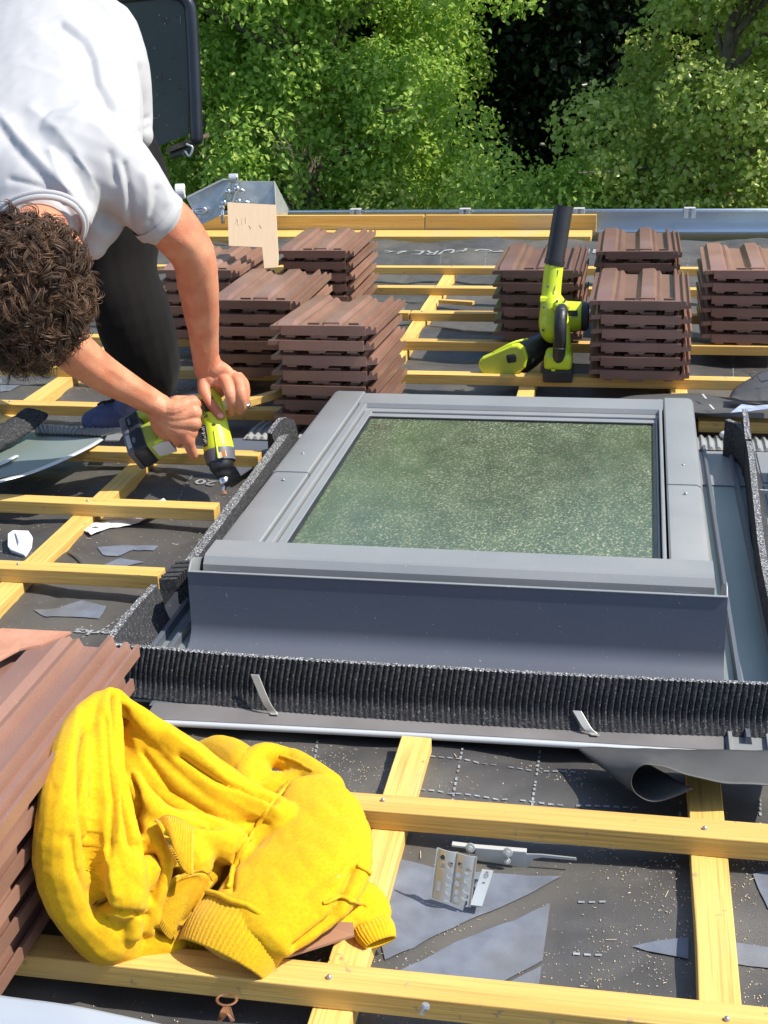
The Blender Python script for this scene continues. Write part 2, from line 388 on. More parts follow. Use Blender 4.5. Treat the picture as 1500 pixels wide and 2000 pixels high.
def text_mesh(txt, size, fn, name, m, parent, flipz=None, bold=0, align='CENTER'):
    cu = bpy.data.curves.new('t', 'FONT'); cu.body = txt; cu.size = size; cu.align_x = align; cu.align_y = 'CENTER'; cu.resolution_u = 3; cu.offset = bold
    ob = bpy.data.objects.new('t', cu); C.objects.link(ob); dg = bpy.context.evaluated_depsgraph_get()
    me = bpy.data.meshes.new_from_object(ob.evaluated_get(dg)); bpy.data.objects.remove(ob)
    o_ = ORG[parent.name]
    if size > .03:
        bm = bmesh.new(); bm.from_mesh(me)
        for _ in range(3): bmesh.ops.subdivide_edges(bm, edges=[e for e in bm.edges if e.calc_length() > .02], cuts=1); bmesh.ops.triangulate(bm, faces=bm.faces[:])
        bm.to_mesh(me); bm.free()
    for v in me.vertices: v.co = Vector(fn(v.co.x, v.co.y)) - o_
    me.materials.clear(); me.materials.append(m); ob = bpy.data.objects.new(name, me); link(ob, parent, o_); return ob
def frange(a, b, n): return [a + (b - a) * i / (n - 1) for i in range(n)]
# ================================================================ THE ROOF
WX0, WX1, WY0, WY1 = -.70, .137, 1.95, 2.98          # window outline on the roof
def ssin(x): return math.sin(x)
CBX = [(-2.04), (-1.62), (-1.13), (-.70), (-.288), (.115), (.53), (.94)]
def hmem(x, y):
    """height of the slack underlay"""
    h = .0
    for a, b in zip(CBX[:-1], CBX[1:]):
        if a <= x <= b: t = (x - a) / (b - a); h -= .010 * math.sin(math.pi * t) ** 1.2
    n = noise.noise(Vector((x * 2.3, y * 5.2, 0))) * .012 + noise.noise(Vector((x * 7, y * 9, 3))) * .0060 - .0030 * math.exp(-abs(noise.noise(Vector((x * 9, y * 13, 7)))) * 9) + .0012 * noise.noise(Vector((x * 30, y * 30, 1)))
    if y > 2: n *= 1.15
    if y > 3.4: n += .010 * math.sin(y * 17 + noise.noise(Vector((x * 1.5, y, 9))) * 2) * min(1, (y - 3.4) / .5) * max(0, min(1, (5.3 - y) * 4))
    if y > 5.1: n += (.011 * math.sin((y - 5.52) * 14 + noise.noise(Vector((x * 1.1, y, 2))) * .5) - .006) * min(1, (6.1 - y) * 4); n -= max(0, y - 5.8) * .06
    return h + n
mem = MB().grid(lambda x, y: (x, y, hmem(x, y)), frange(-3.6, 2.6, 620), frange(.3, 6.06, 700))
# cut the window hole
fs = []
for f in mem.f:
    cx = sum(mem.v[i][0] for i in f) / 4; cy = sum(mem.v[i][1] for i in f) / 4
    if WX0 + .09 < cx < WX1 - .09 and WY0 + .14 < cy < WY1 - .1: continue
    fs.append(f)
mem.f = fs
roof = mem.build('roof', m_mem, None, smooth=True, org=(-.5, 3, 0), fix=False); tag(roof, kind='structure', label='black roofing underlay with sawdust under pine battens')
sheet = MB().box(-3.6, 2.6, .3, 5.86, -.12, -.06); sheet.f.pop(1)
# rafters/eaves board under the felt, seen from other sides
MB().box(-3.6, 2.6, 5.95, 6.06, -.22, -.045).build('fascia', wood_x, roof)
BZ0, BZ1, CZ0, CZ1 = .0225, .050, .0, .022
def wavy_box(mb, x0, x1, y0, y1, z0, z1, along='x', amp=.0012, seg=24, tilt=0):
    n = seg; rings = []; sd_ = rng.uniform(0, 100)
    for i in range(n + 1):
        t = i / n; e = amp
        o = [noise.noise(Vector((t * 9 + sd_, k * 3.1, 0))) * e for k in range(4)]
        if along == 'x':
            x = x0 + (x1 - x0) * t; dy = tilt * (t - .5)
            rings.append([(x, y0 + dy + o[0], z0), (x, y1 + dy + o[1], z0), (x, y1 + dy + o[1], z1 + o[2]), (x, y0 + dy + o[0], z1 + o[3])])
        else:
            y = y0 + (y1 - y0) * t; dx = tilt * (t - .5)
            rings.append([(x0 + dx + o[0], y, z0), (x1 + dx + o[1], y, z0), (x1 + dx + o[1], y, z1 + o[2]), (x0 + dx + o[0], y, z1 + o[3])])
    vs = [p for r in rings for p in r]; fs = [(i * 4 + k, i * 4 + (k + 1) % 4, i * 4 + 4 + (k + 1) % 4, i * 4 + 4 + k) for i in range(n) for k in range(4)]
    fs += [(0, 1, 2, 3), (n * 4 + 3, n * 4 + 2, n * 4 + 1, n * 4)]
    return mb.add(vs, fs)
def nail(x, y, z, par, r=.0032):
    MB().tube([(x, y, z - .001), (x, y, z + .0012)], [r, r], n=10, cap=True, smooth=False).build('nail_head', m_nailm, par, smooth=True)
CBT = []
for i, x in enumerate(CBX):
    parts = [(.3, 5.10)]
    if WX0 - .06 < x < WX1 + .06: parts = [(.3, 1.656), (3.08, 5.10)]
    for (a, b) in parts:
        til = -.02 if b > 4 else 0
        o = wavy_box(MB(), x - .022, x + .022, a, b, -.012, CZ1, 'y', .0015, 30, til).build('counter_batten', wood_y, roof, bevel=.0015)
# rows: (Y near edge, x0, x1)
rows = [(1.092, -3.4, 2.4), (1.421, -3.4, 2.4), (1.76, -3.4, -.86), (2.106, -3.4, -.838), (2.449, -3.4, -.838), (2.788, -3.4, -.838), (3.142, -3.4, -1.36), (3.142, -1.355, -.80),
        (3.142, .16, 2.4), (3.515, -3.4, -1.50), (3.515, -1.49, 2.4), (3.885, -3.4, 2.4), (4.272, -3.4, -.735), (4.272, -.730, 2.4), (4.677, -3.4, 2.4), (5.054, -3.4, 2.4)]
BAT = []
for (y, a, b) in rows:
    o = wavy_box(MB(), a, b, y, y + .040, BZ0, BZ1, 'x', .0016, 60).build('batten', wood_x, roof, bevel=.0015); BAT.append(o)
    for x in CBX:
        if a < x < b and (y < 2 or rng.random() < .7): nail(x + rng.uniform(-.01, .01), y + .02 + rng.uniform(-.006, .006), BZ1, o)
# eaves lath laid in front of the gutter
eb = thing('eaves_board', 'yellow timber eaves board with its imitated reflection along the gutter, ending behind the blower', 'board', (P(850, 455, -.03)))
_x0 = P(400, 455, -.03).x; _x1 = P(1158, 455, -.03).x
MB().box(_x0, _x1, 6.075, 6.245, -.035, -.003).build('plank', wood_x, eb, bevel=.002)
for xa, xb in ((_x0, P(835, 440, 0).x), (P(838, 440, 0).x, P(1166, 440, 0).x)): MB().box(xa, xb, 6.262, 6.285, -.06, V(800, 420, 6.27).z).build('reflection_plank', wood_x, eb, bevel=.002)  # upright boards added to imitate the lath's reflection in the gutter wall
# knot stain and loose twist nails on the nearest batten
_p = P(443, 1953, BZ1)
rg = MB()
rg.tube([_p + Vector((math.cos(a) * .0105, math.sin(a) * .0085, .0006)) for a in frange(0, 2 * math.pi, 15)], [.0015] * 15, n=6, flat=.3, sub=1)
rg.prism([P(430, 1975, BZ1) + Vector((0, -.0016, 0)), P(438, 1962, BZ1) + Vector((0, -.0016, 0)), P(450, 1962, BZ1) + Vector((0, -.0016, 0)), P(459, 1992, .036) + Vector((0, -.0016, 0)), P(452, 1994, .036) + Vector((0, -.0016, 0)), P(445, 1980, .043) + Vector((0, -.0016, 0)), P(433, 1994, .036) + Vector((0, -.0016, 0)), P(425, 1994, .036) + Vector((0, -.0016, 0))], (0, .001, 0))
rg.build('knot_stain', m_knot, BAT[0])
# ---- prints on the underlay
def onmem(x, y, dz=.0015): return Vector((x, y, hmem(x, y) + dz))
def decal(pxs, m=m_print, name='printed_shape'):
    pts = [P(a, b, 0) for a, b in pxs]
    bm = bmesh.new(); f = bm.faces.new([bm.verts.new(p) for p in pts]); bmesh.ops.triangulate(bm, faces=bm.faces[:])
    for _ in range(3): bmesh.ops.subdivide_edges(bm, edges=[e for e in bm.edges if e.calc_length() > .012], cuts=1, use_grid_fill=True); bmesh.ops.triangulate(bm, faces=bm.faces[:])
    bm.verts.index_update(); mb = MB().add([onmem(v.co.x, v.co.y, .0022) for v in bm.verts], [tuple(v.index for v in f.verts) for f in bm.faces]); bm.free()
    mb.build(name, m, roof, fix=False, smooth=True)
decal([(765, 1675), (845, 1690), (1098, 1703), (960, 1768), (840, 1825), (752, 1875), (735, 1800), (748, 1730)])
decal([(1075, 1751), (1060, 1856), (1000, 1890), (930, 1930), (905, 1946), (812, 1938), (725, 1925), (760, 1905), (885, 1834)])
decal([(1058, 1866), (1047, 1960), (912, 1950), (960, 1920)])
decal([(1235, 1834), (1265, 1829), (1345, 1828), (1345, 1866), (1290, 1852)])
decal([(1430, 1834), (1500, 1838), (1560, 1846), (1560, 1880), (1500, 1872), (1430, 1869)])
decal([(1470, 1712), (1520, 1700), (1520, 1780), (1500, 1772)])
decal([(190, 1070), (250, 1065), (310, 1066), (300, 1075), (260, 1073), (228, 1085), (200, 1082)])
decal([(140, 1112), (200, 1105), (235, 1090), (282, 1096), (250, 1103), (232, 1106), (212, 1121), (150, 1119)])
decal([(65, 1188), (110, 1180), (160, 1168), (207, 1178), (192, 1196), (140, 1194), (90, 1198)])
decal([(0, 735), (40, 750), (25, 758), (0, 762)])
decal([(65, 1240), (98, 1238), (82, 1250), (68, 1254)])
decal([(755, 592), (795, 590), (790, 604), (760, 604)])
dash = MB()
def dashes(a, b, z=0, step=.0125, w=.0016, on=.6):
    a = P(a[0], a[1], z); b = P(b[0], b[1], z); d = b - a; n = int(d.length / step); u = d.normalized(); s_ = Vector((-u.y, u.x, 0)) * w
    for i in range(n):
        if rng.random() < .12: continue
        p = a + u * (i * step); q = p + u * step * on
        dash.add([onmem(*(p - s_).xy, .0018), onmem(*(q - s_).xy, .0018), onmem(*(q + s_).xy, .0018), onmem(*(p + s_).xy, .0018)], [(0, 1, 2, 3)])
for a, b in [((905, 1450), (880, 1588)), ((1055, 1450), (1035, 1600)), ((1330, 1560), (1325, 1625)), ((1485, 1550), (1487, 1640)), ((840, 1480), (1150, 1495)), ((820, 1550), (1260, 1570)),
             ((640, 1400), (1000, 1440)), ((1130, 1750), (1205, 1754)), ((1120, 1843), (1195, 1848)), ((1105, 1962), (1190, 1966)), ((620, 1440), (600, 1560)),
             ((130, 940), (65, 985)), ((375, 925), (335, 985)), ((345, 975), (420, 978)), ((60, 960), (110, 968)), ((240, 1190), (105, 1265)), ((340, 1120), (240, 1190)),
             ((700, 505), (695, 530)), ((870, 470), (858, 510)), ((950, 490), (945, 520)), ((1345, 500), (1342, 520)), ((1432, 690), (1432, 740)), ((1500, 690), (1502, 740)), ((0, 700), (0, 740))]:
    dashes(a, b)
dash.build('dashed_guide_lines', m_text, roof, fix=False)['kind'] = 'stuff'
def roof_text(txt, size, px, rot, sy=1):
    c = P(px[0], px[1], 0); ca, sa = math.cos(rot), math.sin(rot)
    text_mesh(txt, size, lambda x, y: onmem(c.x + ca * x - sa * y * sy, c.y + sa * x + ca * y * sy, .003), 'lettering', m_text, roof, bold=.001)
_mt = m_text; m_text = m_texl; roof_text('E ND OUS-TO FURE 22', .105, (985, 487), math.pi, 1.9); m_text = _mt
roof_text('works', .038, (195, 1222), math.pi + .08, 1)
roof_text('20', .05, (402, 938), math.pi, 1)
for a in [(930, 773, 30), (962, 772, 26), (992, 772, 12), (1058, 772, 24), (1088, 772, 20), (1118, 771, 10), (1136, 771, 14), (1165, 770, 12), (1188, 770, 18)]:
    decal([(a[0], a[1] - 2), (a[0] + a[2], a[1] - 2), (a[0] + a[2], a[1] + 3), (a[0], a[1] + 3)], m_print, 'printed_letter_foot')
# a tear in the felt
MB().tube([onmem(*P(a, b).xy, .003) for a, b in ((133, 1085), (150, 1092), (165, 1105), (177, 1112))], [.002, .006, .006, .002], flat=.4).build('torn_strip', m_mem, roof, smooth=True)
# sawdust and shavings
sh = MB()
def chip(x, y, z, l, w):
    a = rng.uniform(0, 6.28); l *= rng.uniform(.35, 1.1); u = Vector((math.cos(a), math.sin(a), rng.uniform(-.1, .2))) * l; s_ = Vector((-math.sin(a), math.cos(a), 0)) * w; p = Vector((x, y, z + .0008))
    t = Vector((0, 0, .0006)); vs = [p, p + u, p + u + s_, p + s_]; vs += [v + t for v in vs]
    sh.add(vs, [(3, 2, 1, 0), (4, 5, 6, 7), (0, 1, 5, 4), (1, 2, 6, 5), (2, 3, 7, 6), (3, 0, 4, 7)])
for k in range(15000):
    r = rng.random()
    if r < .62: x, y = rng.uniform(-.7, .5), rng.uniform(.9, 1.66)
    elif r < .85: x, y = rng.uniform(-2, -.85), rng.uniform(1.7, 3.6)
    else: x, y = rng.uniform(-2, 1), rng.uniform(3.3, 5.8)
    if noise.noise(Vector((x * 6, y * 6, 5))) + .5 * noise.noise(Vector((x * 21, y * 21, 8))) < .12 and rng.random() < .9: continue
    k_ = rng.random(); l = .0012 + .0034 * k_ ** 5 + (.011 if k_ > .988 else 0); sc = 1 if y < 2 else 1.4
    chip(x, y, hmem(x, y), l * sc, .0007 * sc)
sh.build('sawdust', m_shav, None, org=(-.5, 3, 0), fix=False); tag(bpy.data.objects['sawdust'], 'pale sawdust and splinters scattered over the black underlay', 'sawdust', kind='stuff')
# ================================================================ GUTTER
gx0, gx1 = P(380, 415, .09).x - .3, 2.4
GY = 6.42
g = thing('gutter', 'zinc half round gutter running along the eaves', 'gutter', (0, GY, 0))
prof = []
for a in frange(math.pi, 2 * math.pi, 15): prof.append((GY - .085 + .085 * math.cos(a), -.02 + .085 * math.sin(a)))
prof = [(GY - .17, -.012)] + prof + [(GY, .03), (GY, .058), (GY + .006, .063), (GY + .012, .058), (GY + .009, .052)]
inner = [(y, z) for y, z in prof]; th = [(y + (.002 if i > 8 else 0), z - .0025) for i, (y, z) in enumerate(prof)]
gm = MB(); loop = inner + th[::-1]
for x in (gx0, gx1): gm.v += [(x, y, z) for y, z in loop]
n_ = len(loop); gm.f += [(i, (i + 1) % n_, n_ + (i + 1) % n_, n_ + i) for i in range(n_)]
gm.build('trough', m_gut, g, auto=35)
MB().cyl((gx0, GY + .006, .058), (gx1, GY + .006, .058), .0075).build('rolled_bead', m_gut, g, smooth=True)
for px in (352, 694, 908, 1131, 1347):
    c = V(px, 412, GY - .006); k = MB()
    w = .026
    k.box(c.x - w, c.x + w, GY - .016, GY + .022, .0665, .0715); k.box(c.x - w, c.x - w * .3, GY - .018, GY - .012, .025, .0714); k.box(c.x + w * .3, c.x + w, GY - .018, GY - .012, .025, .0714)
    k.build('gutter_clip', m_label, g, bevel=.001)
# ================================================================ ROOF WINDOW
win = thing('roof_window', 'grey aluminium roof window with dusty green glass in the middle of the roof', 'roof window', ((WX0 + WX1) / 2, 2.45, 0))
ZT = .150
def quad_slab(pts, z0, z1, name, m, par, bevel=.003, auto=None):
    mb = MB().prism([(p[0], p[1], z0) for p in pts], (0, 0, z1 - z0)); return mb.build(name, m, par, bevel=bevel)
def Pz(a, b): return P(a, b, ZT)
gl = [P(560, 1052, ZT), P(1283, 1075, ZT), P(1278, 812, ZT), P(703, 806, ZT)]
GX0, GX1, GY0, GY1 = -.582, .050, 2.075, 2.835
SX0, SX1 = -.623, .070                       # inner edge of the side covers
yl = 2.415
for nm, x0, x1 in (('l', WX0, SX0), ('r', SX1, WX1)):
    for (ya, yb, dz) in ((2.050, yl, 0), (yl - .006, 2.985, .0022)):
        k = MB(); e = .006
        xo, xi = (x0, x1) if nm == 'l' else (x1, x0); s_ = 1 if nm == 'l' else -1
        pr = [(xi, ZT - .012), (xi, ZT + dz - .002), (xi - s_ * .003, ZT + dz), (xo + s_ * .012, ZT + dz), (xo + s_ * .004, ZT + dz - .004), (xo, ZT + dz - .012), (xo - s_ * .002, ZT - .045 + dz), (xo + s_ * .004, ZT - .045)]
        vs = [(x, ya, z) for x, z in pr] + [(x, yb, z) for x, z in pr]; n_ = len(pr)
        k.add(vs, [(i, (i + 1) % n_, n_ + (i + 1) % n_, n_ + i) for i in range(n_)] + [tuple(range(n_)), tuple(range(2 * n_ - 1, n_ - 1, -1))])
        k.build('side_cover', m_frame, win, auto=30)
    # screws on the covers
    for yy in (2.36, 2.52): MB().ball(((x0 + x1) / 2, yy, ZT + .003), (.0035, .0035, .0016), n=10, m=6).build('screw', m_nailm, win, smooth=True)
# side walls of the frame below the covers
for x0, x1 in ((WX0 + .008, WX0 + .03), (WX1 - .03, WX1 - .008)):
    MB().box(x0, x1, 2.0, 2.97, .01, ZT - .012).build('frame_side', m_frame, win)
# far cover between the side covers
k = MB(); pr = [(2.985, .10), (2.985, ZT - .004), (2.978, ZT), (2.905, ZT - .002), (2.900, ZT - .012)]
vs = [(SX0 + .001, y, z) for y, z in pr] + [(SX1 - .001, y, z) for y, z in pr]; n_ = 5
k.add(vs, [(i, (i + 1) % n_, n_ + (i + 1) % n_, n_ + i) for i in range(n_)] + [tuple(range(n_)), tuple(range(2 * n_ - 1, n_ - 1, -1))]); k.build('far_cover', m_frame, win, auto=30)
MB().box(SX0 + .004, SX1 - .004, 2.875, 2.899, .10, ZT - .012).build('sash_rail', m_frame, win, bevel=.002)
MB().box(GX0 - .008, GX1 + .008, GY1 + .002, 2.873, .10, ZT - .016).build('sash_rail', m_frame, win, bevel=.002)
# sash stiles (two stepped bars each side)
for a, b, z in ((SX0 + .004, SX0 + .020, ZT - .003), (SX0 + .022, GX0 - .002, ZT - .011), (GX1 + .002, GX1 + .007, ZT - .012), (GX1 + .009, SX1 - .004, ZT - .002)):
    MB().box(a, b, 2.052, 2.872 if z < ZT - .01 else 2.99, .09, z).build('sash_stile', m_frame, win, bevel=.002)
MB().box(GX0 - .004, GX1 + .004, 2.054, GY0, .09, ZT - .010).build('sash_rail', m_frame, win, bevel=.002)
for (a, b, c, d) in ((GX0 - .002, GX0 + .004, GY0, GY1), (GX1 - .004, GX1 + .002, GY0, GY1), (GX0, GX1, GY1 - .004, GY1 + .002)):
    MB().box(a, b, c, d, ZT - .02, ZT - .0125).build('gasket', m_blk, win)
MB().box(GX0, GX1, GY0, GY1, ZT - .022, ZT - .0165).build('glass_pane', m_glass, win)
# near cover: top plate, chamfer, lip
k = MB(); pr = [(2.0495, ZT - .01), (2.0495, ZT + .001), (1.988, ZT + .001), (1.983, ZT - .001), (1.972, ZT - .012), (1.968, ZT - .030), (1.978, ZT - .030)]
vs = [(WX0 - .002, y, z) for y, z in pr] + [(WX1 + .002, y, z) for y, z in pr]; n_ = len(pr)
k.add(vs, [(i, (i + 1) % n_, n_ + (i + 1) % n_, n_ + i) for i in range(n_)] + [tuple(range(n_)), tuple(range(2 * n_ - 1, n_ - 1, -1))]); k.build('near_cover', m_frame, win, auto=20)
MB().box(WX0 + .006, WX1 - .006, 1.972, 2.0, .02, ZT - .032).build('near_frame', m_framed, win)
for px, py in ((-.655, ZT - .024), (.095, ZT - .024)): MB().box(px - .018, px + .018, 1.9665, 1.9690, py - .001, py + .004).build('drain_slot', m_framed, win, bevel=.001)
# interior seen through the glass: shaft with a timber strip on its left wall
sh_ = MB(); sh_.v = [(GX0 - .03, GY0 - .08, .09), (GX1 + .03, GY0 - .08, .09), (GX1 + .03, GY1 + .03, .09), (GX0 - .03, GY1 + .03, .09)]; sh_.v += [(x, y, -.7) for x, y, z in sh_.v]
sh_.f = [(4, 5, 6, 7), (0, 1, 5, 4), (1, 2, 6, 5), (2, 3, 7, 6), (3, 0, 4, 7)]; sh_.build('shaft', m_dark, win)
MB().box(GX0 - .02, GX0 + .012, GY0 - .06, GY1 + .02, .03, .088).build('timber_lining', wood_y, win)
MB().box(GX0 + .014, GX0 + .022, GY0 - .06, GY1 + .02, .0, .07).build('lining_edge', m_lining, win)
MB().box(GX0 + .034, GX0 + .040, GY0 - .06, GY1 + .02, -.04, .05).build('lining_edge', m_lining, win)
# ================================================================ FLASHING
fl = thing('window_flashing', 'dark blue grey metal flashing tray around the near side of the roof window', 'flashing', (-.28, 1.92, 0))
AX0, AX1 = -.712, .156
k = MB(); prof = [(1.921, .1452), (1.919, .12), (1.917, .055), (1.913, .040), (1.902, .028), (1.888, .0225), (1.84, .020), (1.76, .0185), (1.70, .018)]
bk = [(y + .002, z - .0015 if i > 3 else z) for i, (y, z) in enumerate(prof)]
lp = prof + bk[::-1]
xs = frange(AX0, AX1, 2)
k.v = [(x, y, z) for x in xs for y, z in lp]; n_ = len(lp); k.f = [(i, (i + 1) % n_, n_ + (i + 1) % n_, n_ + i) for i in range(n_)] + [tuple(range(n_)), tuple(range(2 * n_ - 1, n_ - 1, -1))]
k.build('apron', m_framed, fl, auto=40)
# folded top edge (catches the light)
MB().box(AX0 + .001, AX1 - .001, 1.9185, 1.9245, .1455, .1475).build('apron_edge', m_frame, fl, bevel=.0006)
# returns at both ends
for x, yb in ((AX0, 2.05), (AX1 - .003, 2.02)):
    k = MB().prism([(x, 1.922, .03), (x, 1.922, .1465), (x, 1.935, .158), (x, 1.945, .160), (x, yb, .120), (x, yb, .03)], (.003, 0, 0)); k.build('apron_return', m_frame, fl, bevel=.0008)
# side trays
k = MB().box(AX1 - .02, .36, 1.70, 3.06, .012, .0165); k.build('side_tray', m_pan, fl)
for a, b, c, d, h_ in ((.180, .212, 1.70, 3.02, .014), (.238, .262, 1.70, 3.02, .013)):
    rib = MB(); pr = [(-.006, .0167), (-.003, .0167 + h_), (.003, .0167 + h_), (.006, .0167)]
    rib.v = [(a + x, 1.702, z) for x, z in pr] + [(a - .012 + x, 3.02, z) for x, z in pr]; rib.f = [(0, 1, 5, 4), (1, 2, 6, 5), (2, 3, 7, 6), (0, 3, 2, 1), (4, 5, 6, 7)]; rib.build('tray_rib', m_framed, fl, auto=40)
MB().box(AX1 - .018, .35, 2.78, 3.02, .0172, .0195).build('tray_lap', m_frame, fl)
MB().box(-.81, AX0 + .02, 1.72, 2.96, .012, .0165).build('side_tray', m_pan, fl)
for a in (-.735, -.765): MB().box(a - .004, a + .004, 1.74, 2.94, .0167, .034).build('tray_rib', m_framed, fl, bevel=.001)
# soft pleated skirt at the far side, sticking out left and right
def pleats(x0, x1, y0, y1, z, name='pleated_apron', dx=0, par=fl):
    k = MB(); n = int((x1 - x0) / .0045)
    for j, (y, zz) in enumerate(((y0, z), (y0 + .002, z + .002), ((y0 + y1) / 2, z + .004), (y1, z - .004))):
        for i in range(n + 1):
            x = x0 + (x1 - x0) * i / n + dx * j / 3; k.v.append((x, y, zz + (.0055 if (i // 2) % 2 else -.0005) * (0 if j == 0 else 1)))
    k.f = [(j * (n + 1) + i, j * (n + 1) + i + 1, (j + 1) * (n + 1) + i + 1, (j + 1) * (n + 1) + i) for j in range(3) for i in range(n)]
    k.build(name, m_corr, par, auto=30)
pleats(-.93, -.70, 2.98, 3.13, .026, dx=.0)
MB().prism([P(455, 905, .02), P(470, 930, .02), P(545, 880, .02), P(560, 858, .02), P(455, 858, .02)], (0, 0, .003)).build('tray_end', m_framed, fl)
pleats(.10, .60, 3.01, 3.12, .022)
# neighbouring tray at right margin
MB().box(.285, .62, 2.10, 3.0, .0172, .0200).build('side_tray', m_pan, fl)
MB().box(.285, .62, 2.80, 3.005, .0202, .0222).build('tray_lap', m_frame, fl)
k = MB().box(.300, .303, 2.60, 2.86, .0225, .045); k.obox(V(1489, 960, 2.68), (1, -.1, 0), (0, 1, 0), (0, 0, 1), .012, .002, .004); k.build('holding_clip', m_label, fl)
# front flange with pale rounded edge
def flange(x0, x1, name, a, b, m1=m_flange):
    k = MB(); seg = 20
    for i in range(seg + 1):
        t = i / seg; x = x0 + (x1 - x0) * t; y = 1.662 + (x + .70) / .85 * .020 + .004 * math.sin(t * 3.1)
        k.v += [(x, y, .012), (x, y, .018), (x, y + .045, .020), (x, y + .045, .012)]
    k.f = [(i * 4 + j, i * 4 + (j + 1) % 4, i * 4 + 4 + (j + 1) % 4, i * 4 + 4 + j) for i in range(seg) for j in range(4)] + [(0, 1, 2, 3), tuple(seg * 4 + j for j in (3, 2, 1, 0))]
    k.build(name, m1, fl)
    return [(x0 + (x1 - x0) * i / seg, 1.662 + (x0 + (x1 - x0) * i / seg + .70) / .85 * .020 + .004 * math.sin(i / seg * 3.1)) for i in range(seg + 1)]
e = flange(-.705, .147, 'flange', 0, 0)
MB().tube([(x, y - .003, .013) for x, y in e], [.0048] * len(e), n=10, sub=1).build('flange_edge', m_lip, fl, smooth=True)
e = flange(.149, .40, 'flange_end', 0, 0, m_frame)
MB().tube([(x, y - .003, .012) for x, y in e], [.0045] * len(e), n=10, sub=1).build('flange_edge', m_frame, fl, smooth=True)
for x in (.152, .205): MB().box(x, x + .006, 1.664, 1.722, .0205, .027).build('corner_fold', m_frame, fl, bevel=.001)
# ---- foam collar strips
foam = thing('foam_collar', 'black pleated foam strip standing around the flashing tray', 'foam strip', (-.28, 1.74, 0))
def foam_strip(path, thick, hfun, pleat=0, name='foam_strip', lean=(0, 0), nper=6, zb=.02):
    """upright strip along path (list of xy); outward side = right of travel"""
    pts = catmull([list(p) for p in path], 40); L_ = [0]
    for a, b in zip(pts[:-1], pts[1:]): L_.append(L_[-1] + float(np.linalg.norm(b - a)))
    tot = L_[-1]; n = int(tot / .0013) if pleat else int(tot / .006)
    k = MB(); top = MB(); rows_ = frange(0, 1, nper); A = np.array(pts); Ls = np.array(L_)
    prev = None; grid_o = []; grid_i = []
    for i in range(n + 1):
        s = tot * i / n; x = np.interp(s, Ls, A[:, 0]); y = np.interp(s, Ls, A[:, 1]); x2 = np.interp(min(s + .004, tot), Ls, A[:, 0]); y2 = np.interp(min(s + .004, tot), Ls, A[:, 1])
        x1_ = np.interp(max(s - .004, 0), Ls, A[:, 0]); y1_ = np.interp(max(s - .004, 0), Ls, A[:, 1]); d = Vector((x2 - x1_, y2 - y1_, 0)).normalized(); nn = Vector((d.y, -d.x, 0))
        h = hfun(s / tot); jit = noise.noise(Vector((s * 300, 1, 0))) * .0012
        ph = s / .0088 + .25 * noise.noise(Vector((s * 30, 0, 0)))
        ro, ri = [], []
        for t in rows_:
            bulge = .010 * math.sin(min(1, (1 - t) * 1.5) * math.pi) * .5 + (.024 * (1 - t) ** 2)
            g_ = 0
            if pleat:
                phh = ph + .5 * math.sin(t * 2.6 + 1) ; fr = phh - math.floor(phh); g_ = -.0052 * math.exp(-((fr - .5) / .13) ** 2) * min(1, t * 2.2 + .05) + .0008 * math.sin(fr * 6.28)
            o_ = Vector((x, y, zb + h * t + (jit if t == 1 else 0))) + nn * (thick / 2 + bulge + g_ + noise.noise(Vector((s * 120, t * 9, 7))) * .0009) + nn * lean[0] * t
            i_ = Vector((x, y, zb + h * t + (jit if t == 1 else 0))) - nn * (thick / 2) + nn * lean[0] * t
            ro.append(o_); ri.append(i_)
        grid_o.append(ro); grid_i.append(ri)
    m = nper; N = n + 1
    vs = [p for r in grid_o for p in r] + [p for r in grid_i for p in r]; fs = []
    for i in range(n):
        for j in range(m - 1):
            a = i * m + j; fs.append((a, a + m, a + m + 1, a + 1)); b = N * m + a; fs.append((b, b + 1, b + m + 1, b + m))
    fs += [tuple(j for j in range(m)) + tuple(N * m + j for j in range(m - 1, -1, -1)), tuple((N - 1) * m + j for j in range(m - 1, -1, -1)) + tuple(N * m + (N - 1) * m + j for j in range(m))]
    k.add(vs, fs); ob = k.build(name, m_foam, foam, smooth=False, fix=False, auto=50)
    # cut top face, 1 part, in the paler foam that imitates sunlight
    tv = []; tf = []
    for i in range(n + 1):
        a, b = grid_o[i][-1], grid_i[i][-1]
        for q in range(4):
            p = a.lerp(b, q / 3); tv.append(p + Vector((0, 0, .0006 + (.0016 * noise.noise(p * 420) if 0 < q < 3 else 0))))
    for i in range(n):
        for q in range(3): a = i * 4 + q; tf.append((a, a + 1, a + 5, a + 4))
    MB().add(tv, tf).build('lit_top_edge', m_foam_lit, ob, fix=False)
    return ob
foam_strip([P(222, 1295, .06).xy, (-.50, 1.733), (-.1, 1.735), (.25, 1.752), (.55, 1.765)], .010, lambda t: .073 + .003 * math.sin(t * 5), pleat=1, name='front_foam_strip', nper=12)
a_ = V(205, 1268, 1.765); b_ = P(302, 1150, .085)
foam_strip([(a_.x, 1.765), (a_.x * .5 + b_.x * .5 - .004, (1.765 + b_.y) / 2), b_.xy], .012, lambda t: .062 + .010 * t, name='corner_foam_strip')
k = MB()
for i in range(8):
    p = P(330 + i * 4.5, 1142 - i * 4.5, .085); k.obox(p, (1, .25, 0), (-.25, 1, 0), (0, 0, 1), .016, .0042, .012 + .002 * (i % 2))
k.build('cut_pleats', m_foam, foam)
foam_strip([P(356, 1140, .06).xy, P(356, 1140, .06).xy.lerp(P(557, 866, .06).xy, .5), P(557, 866, .06).xy], .020, lambda t: .062, name='left_foam_strip')
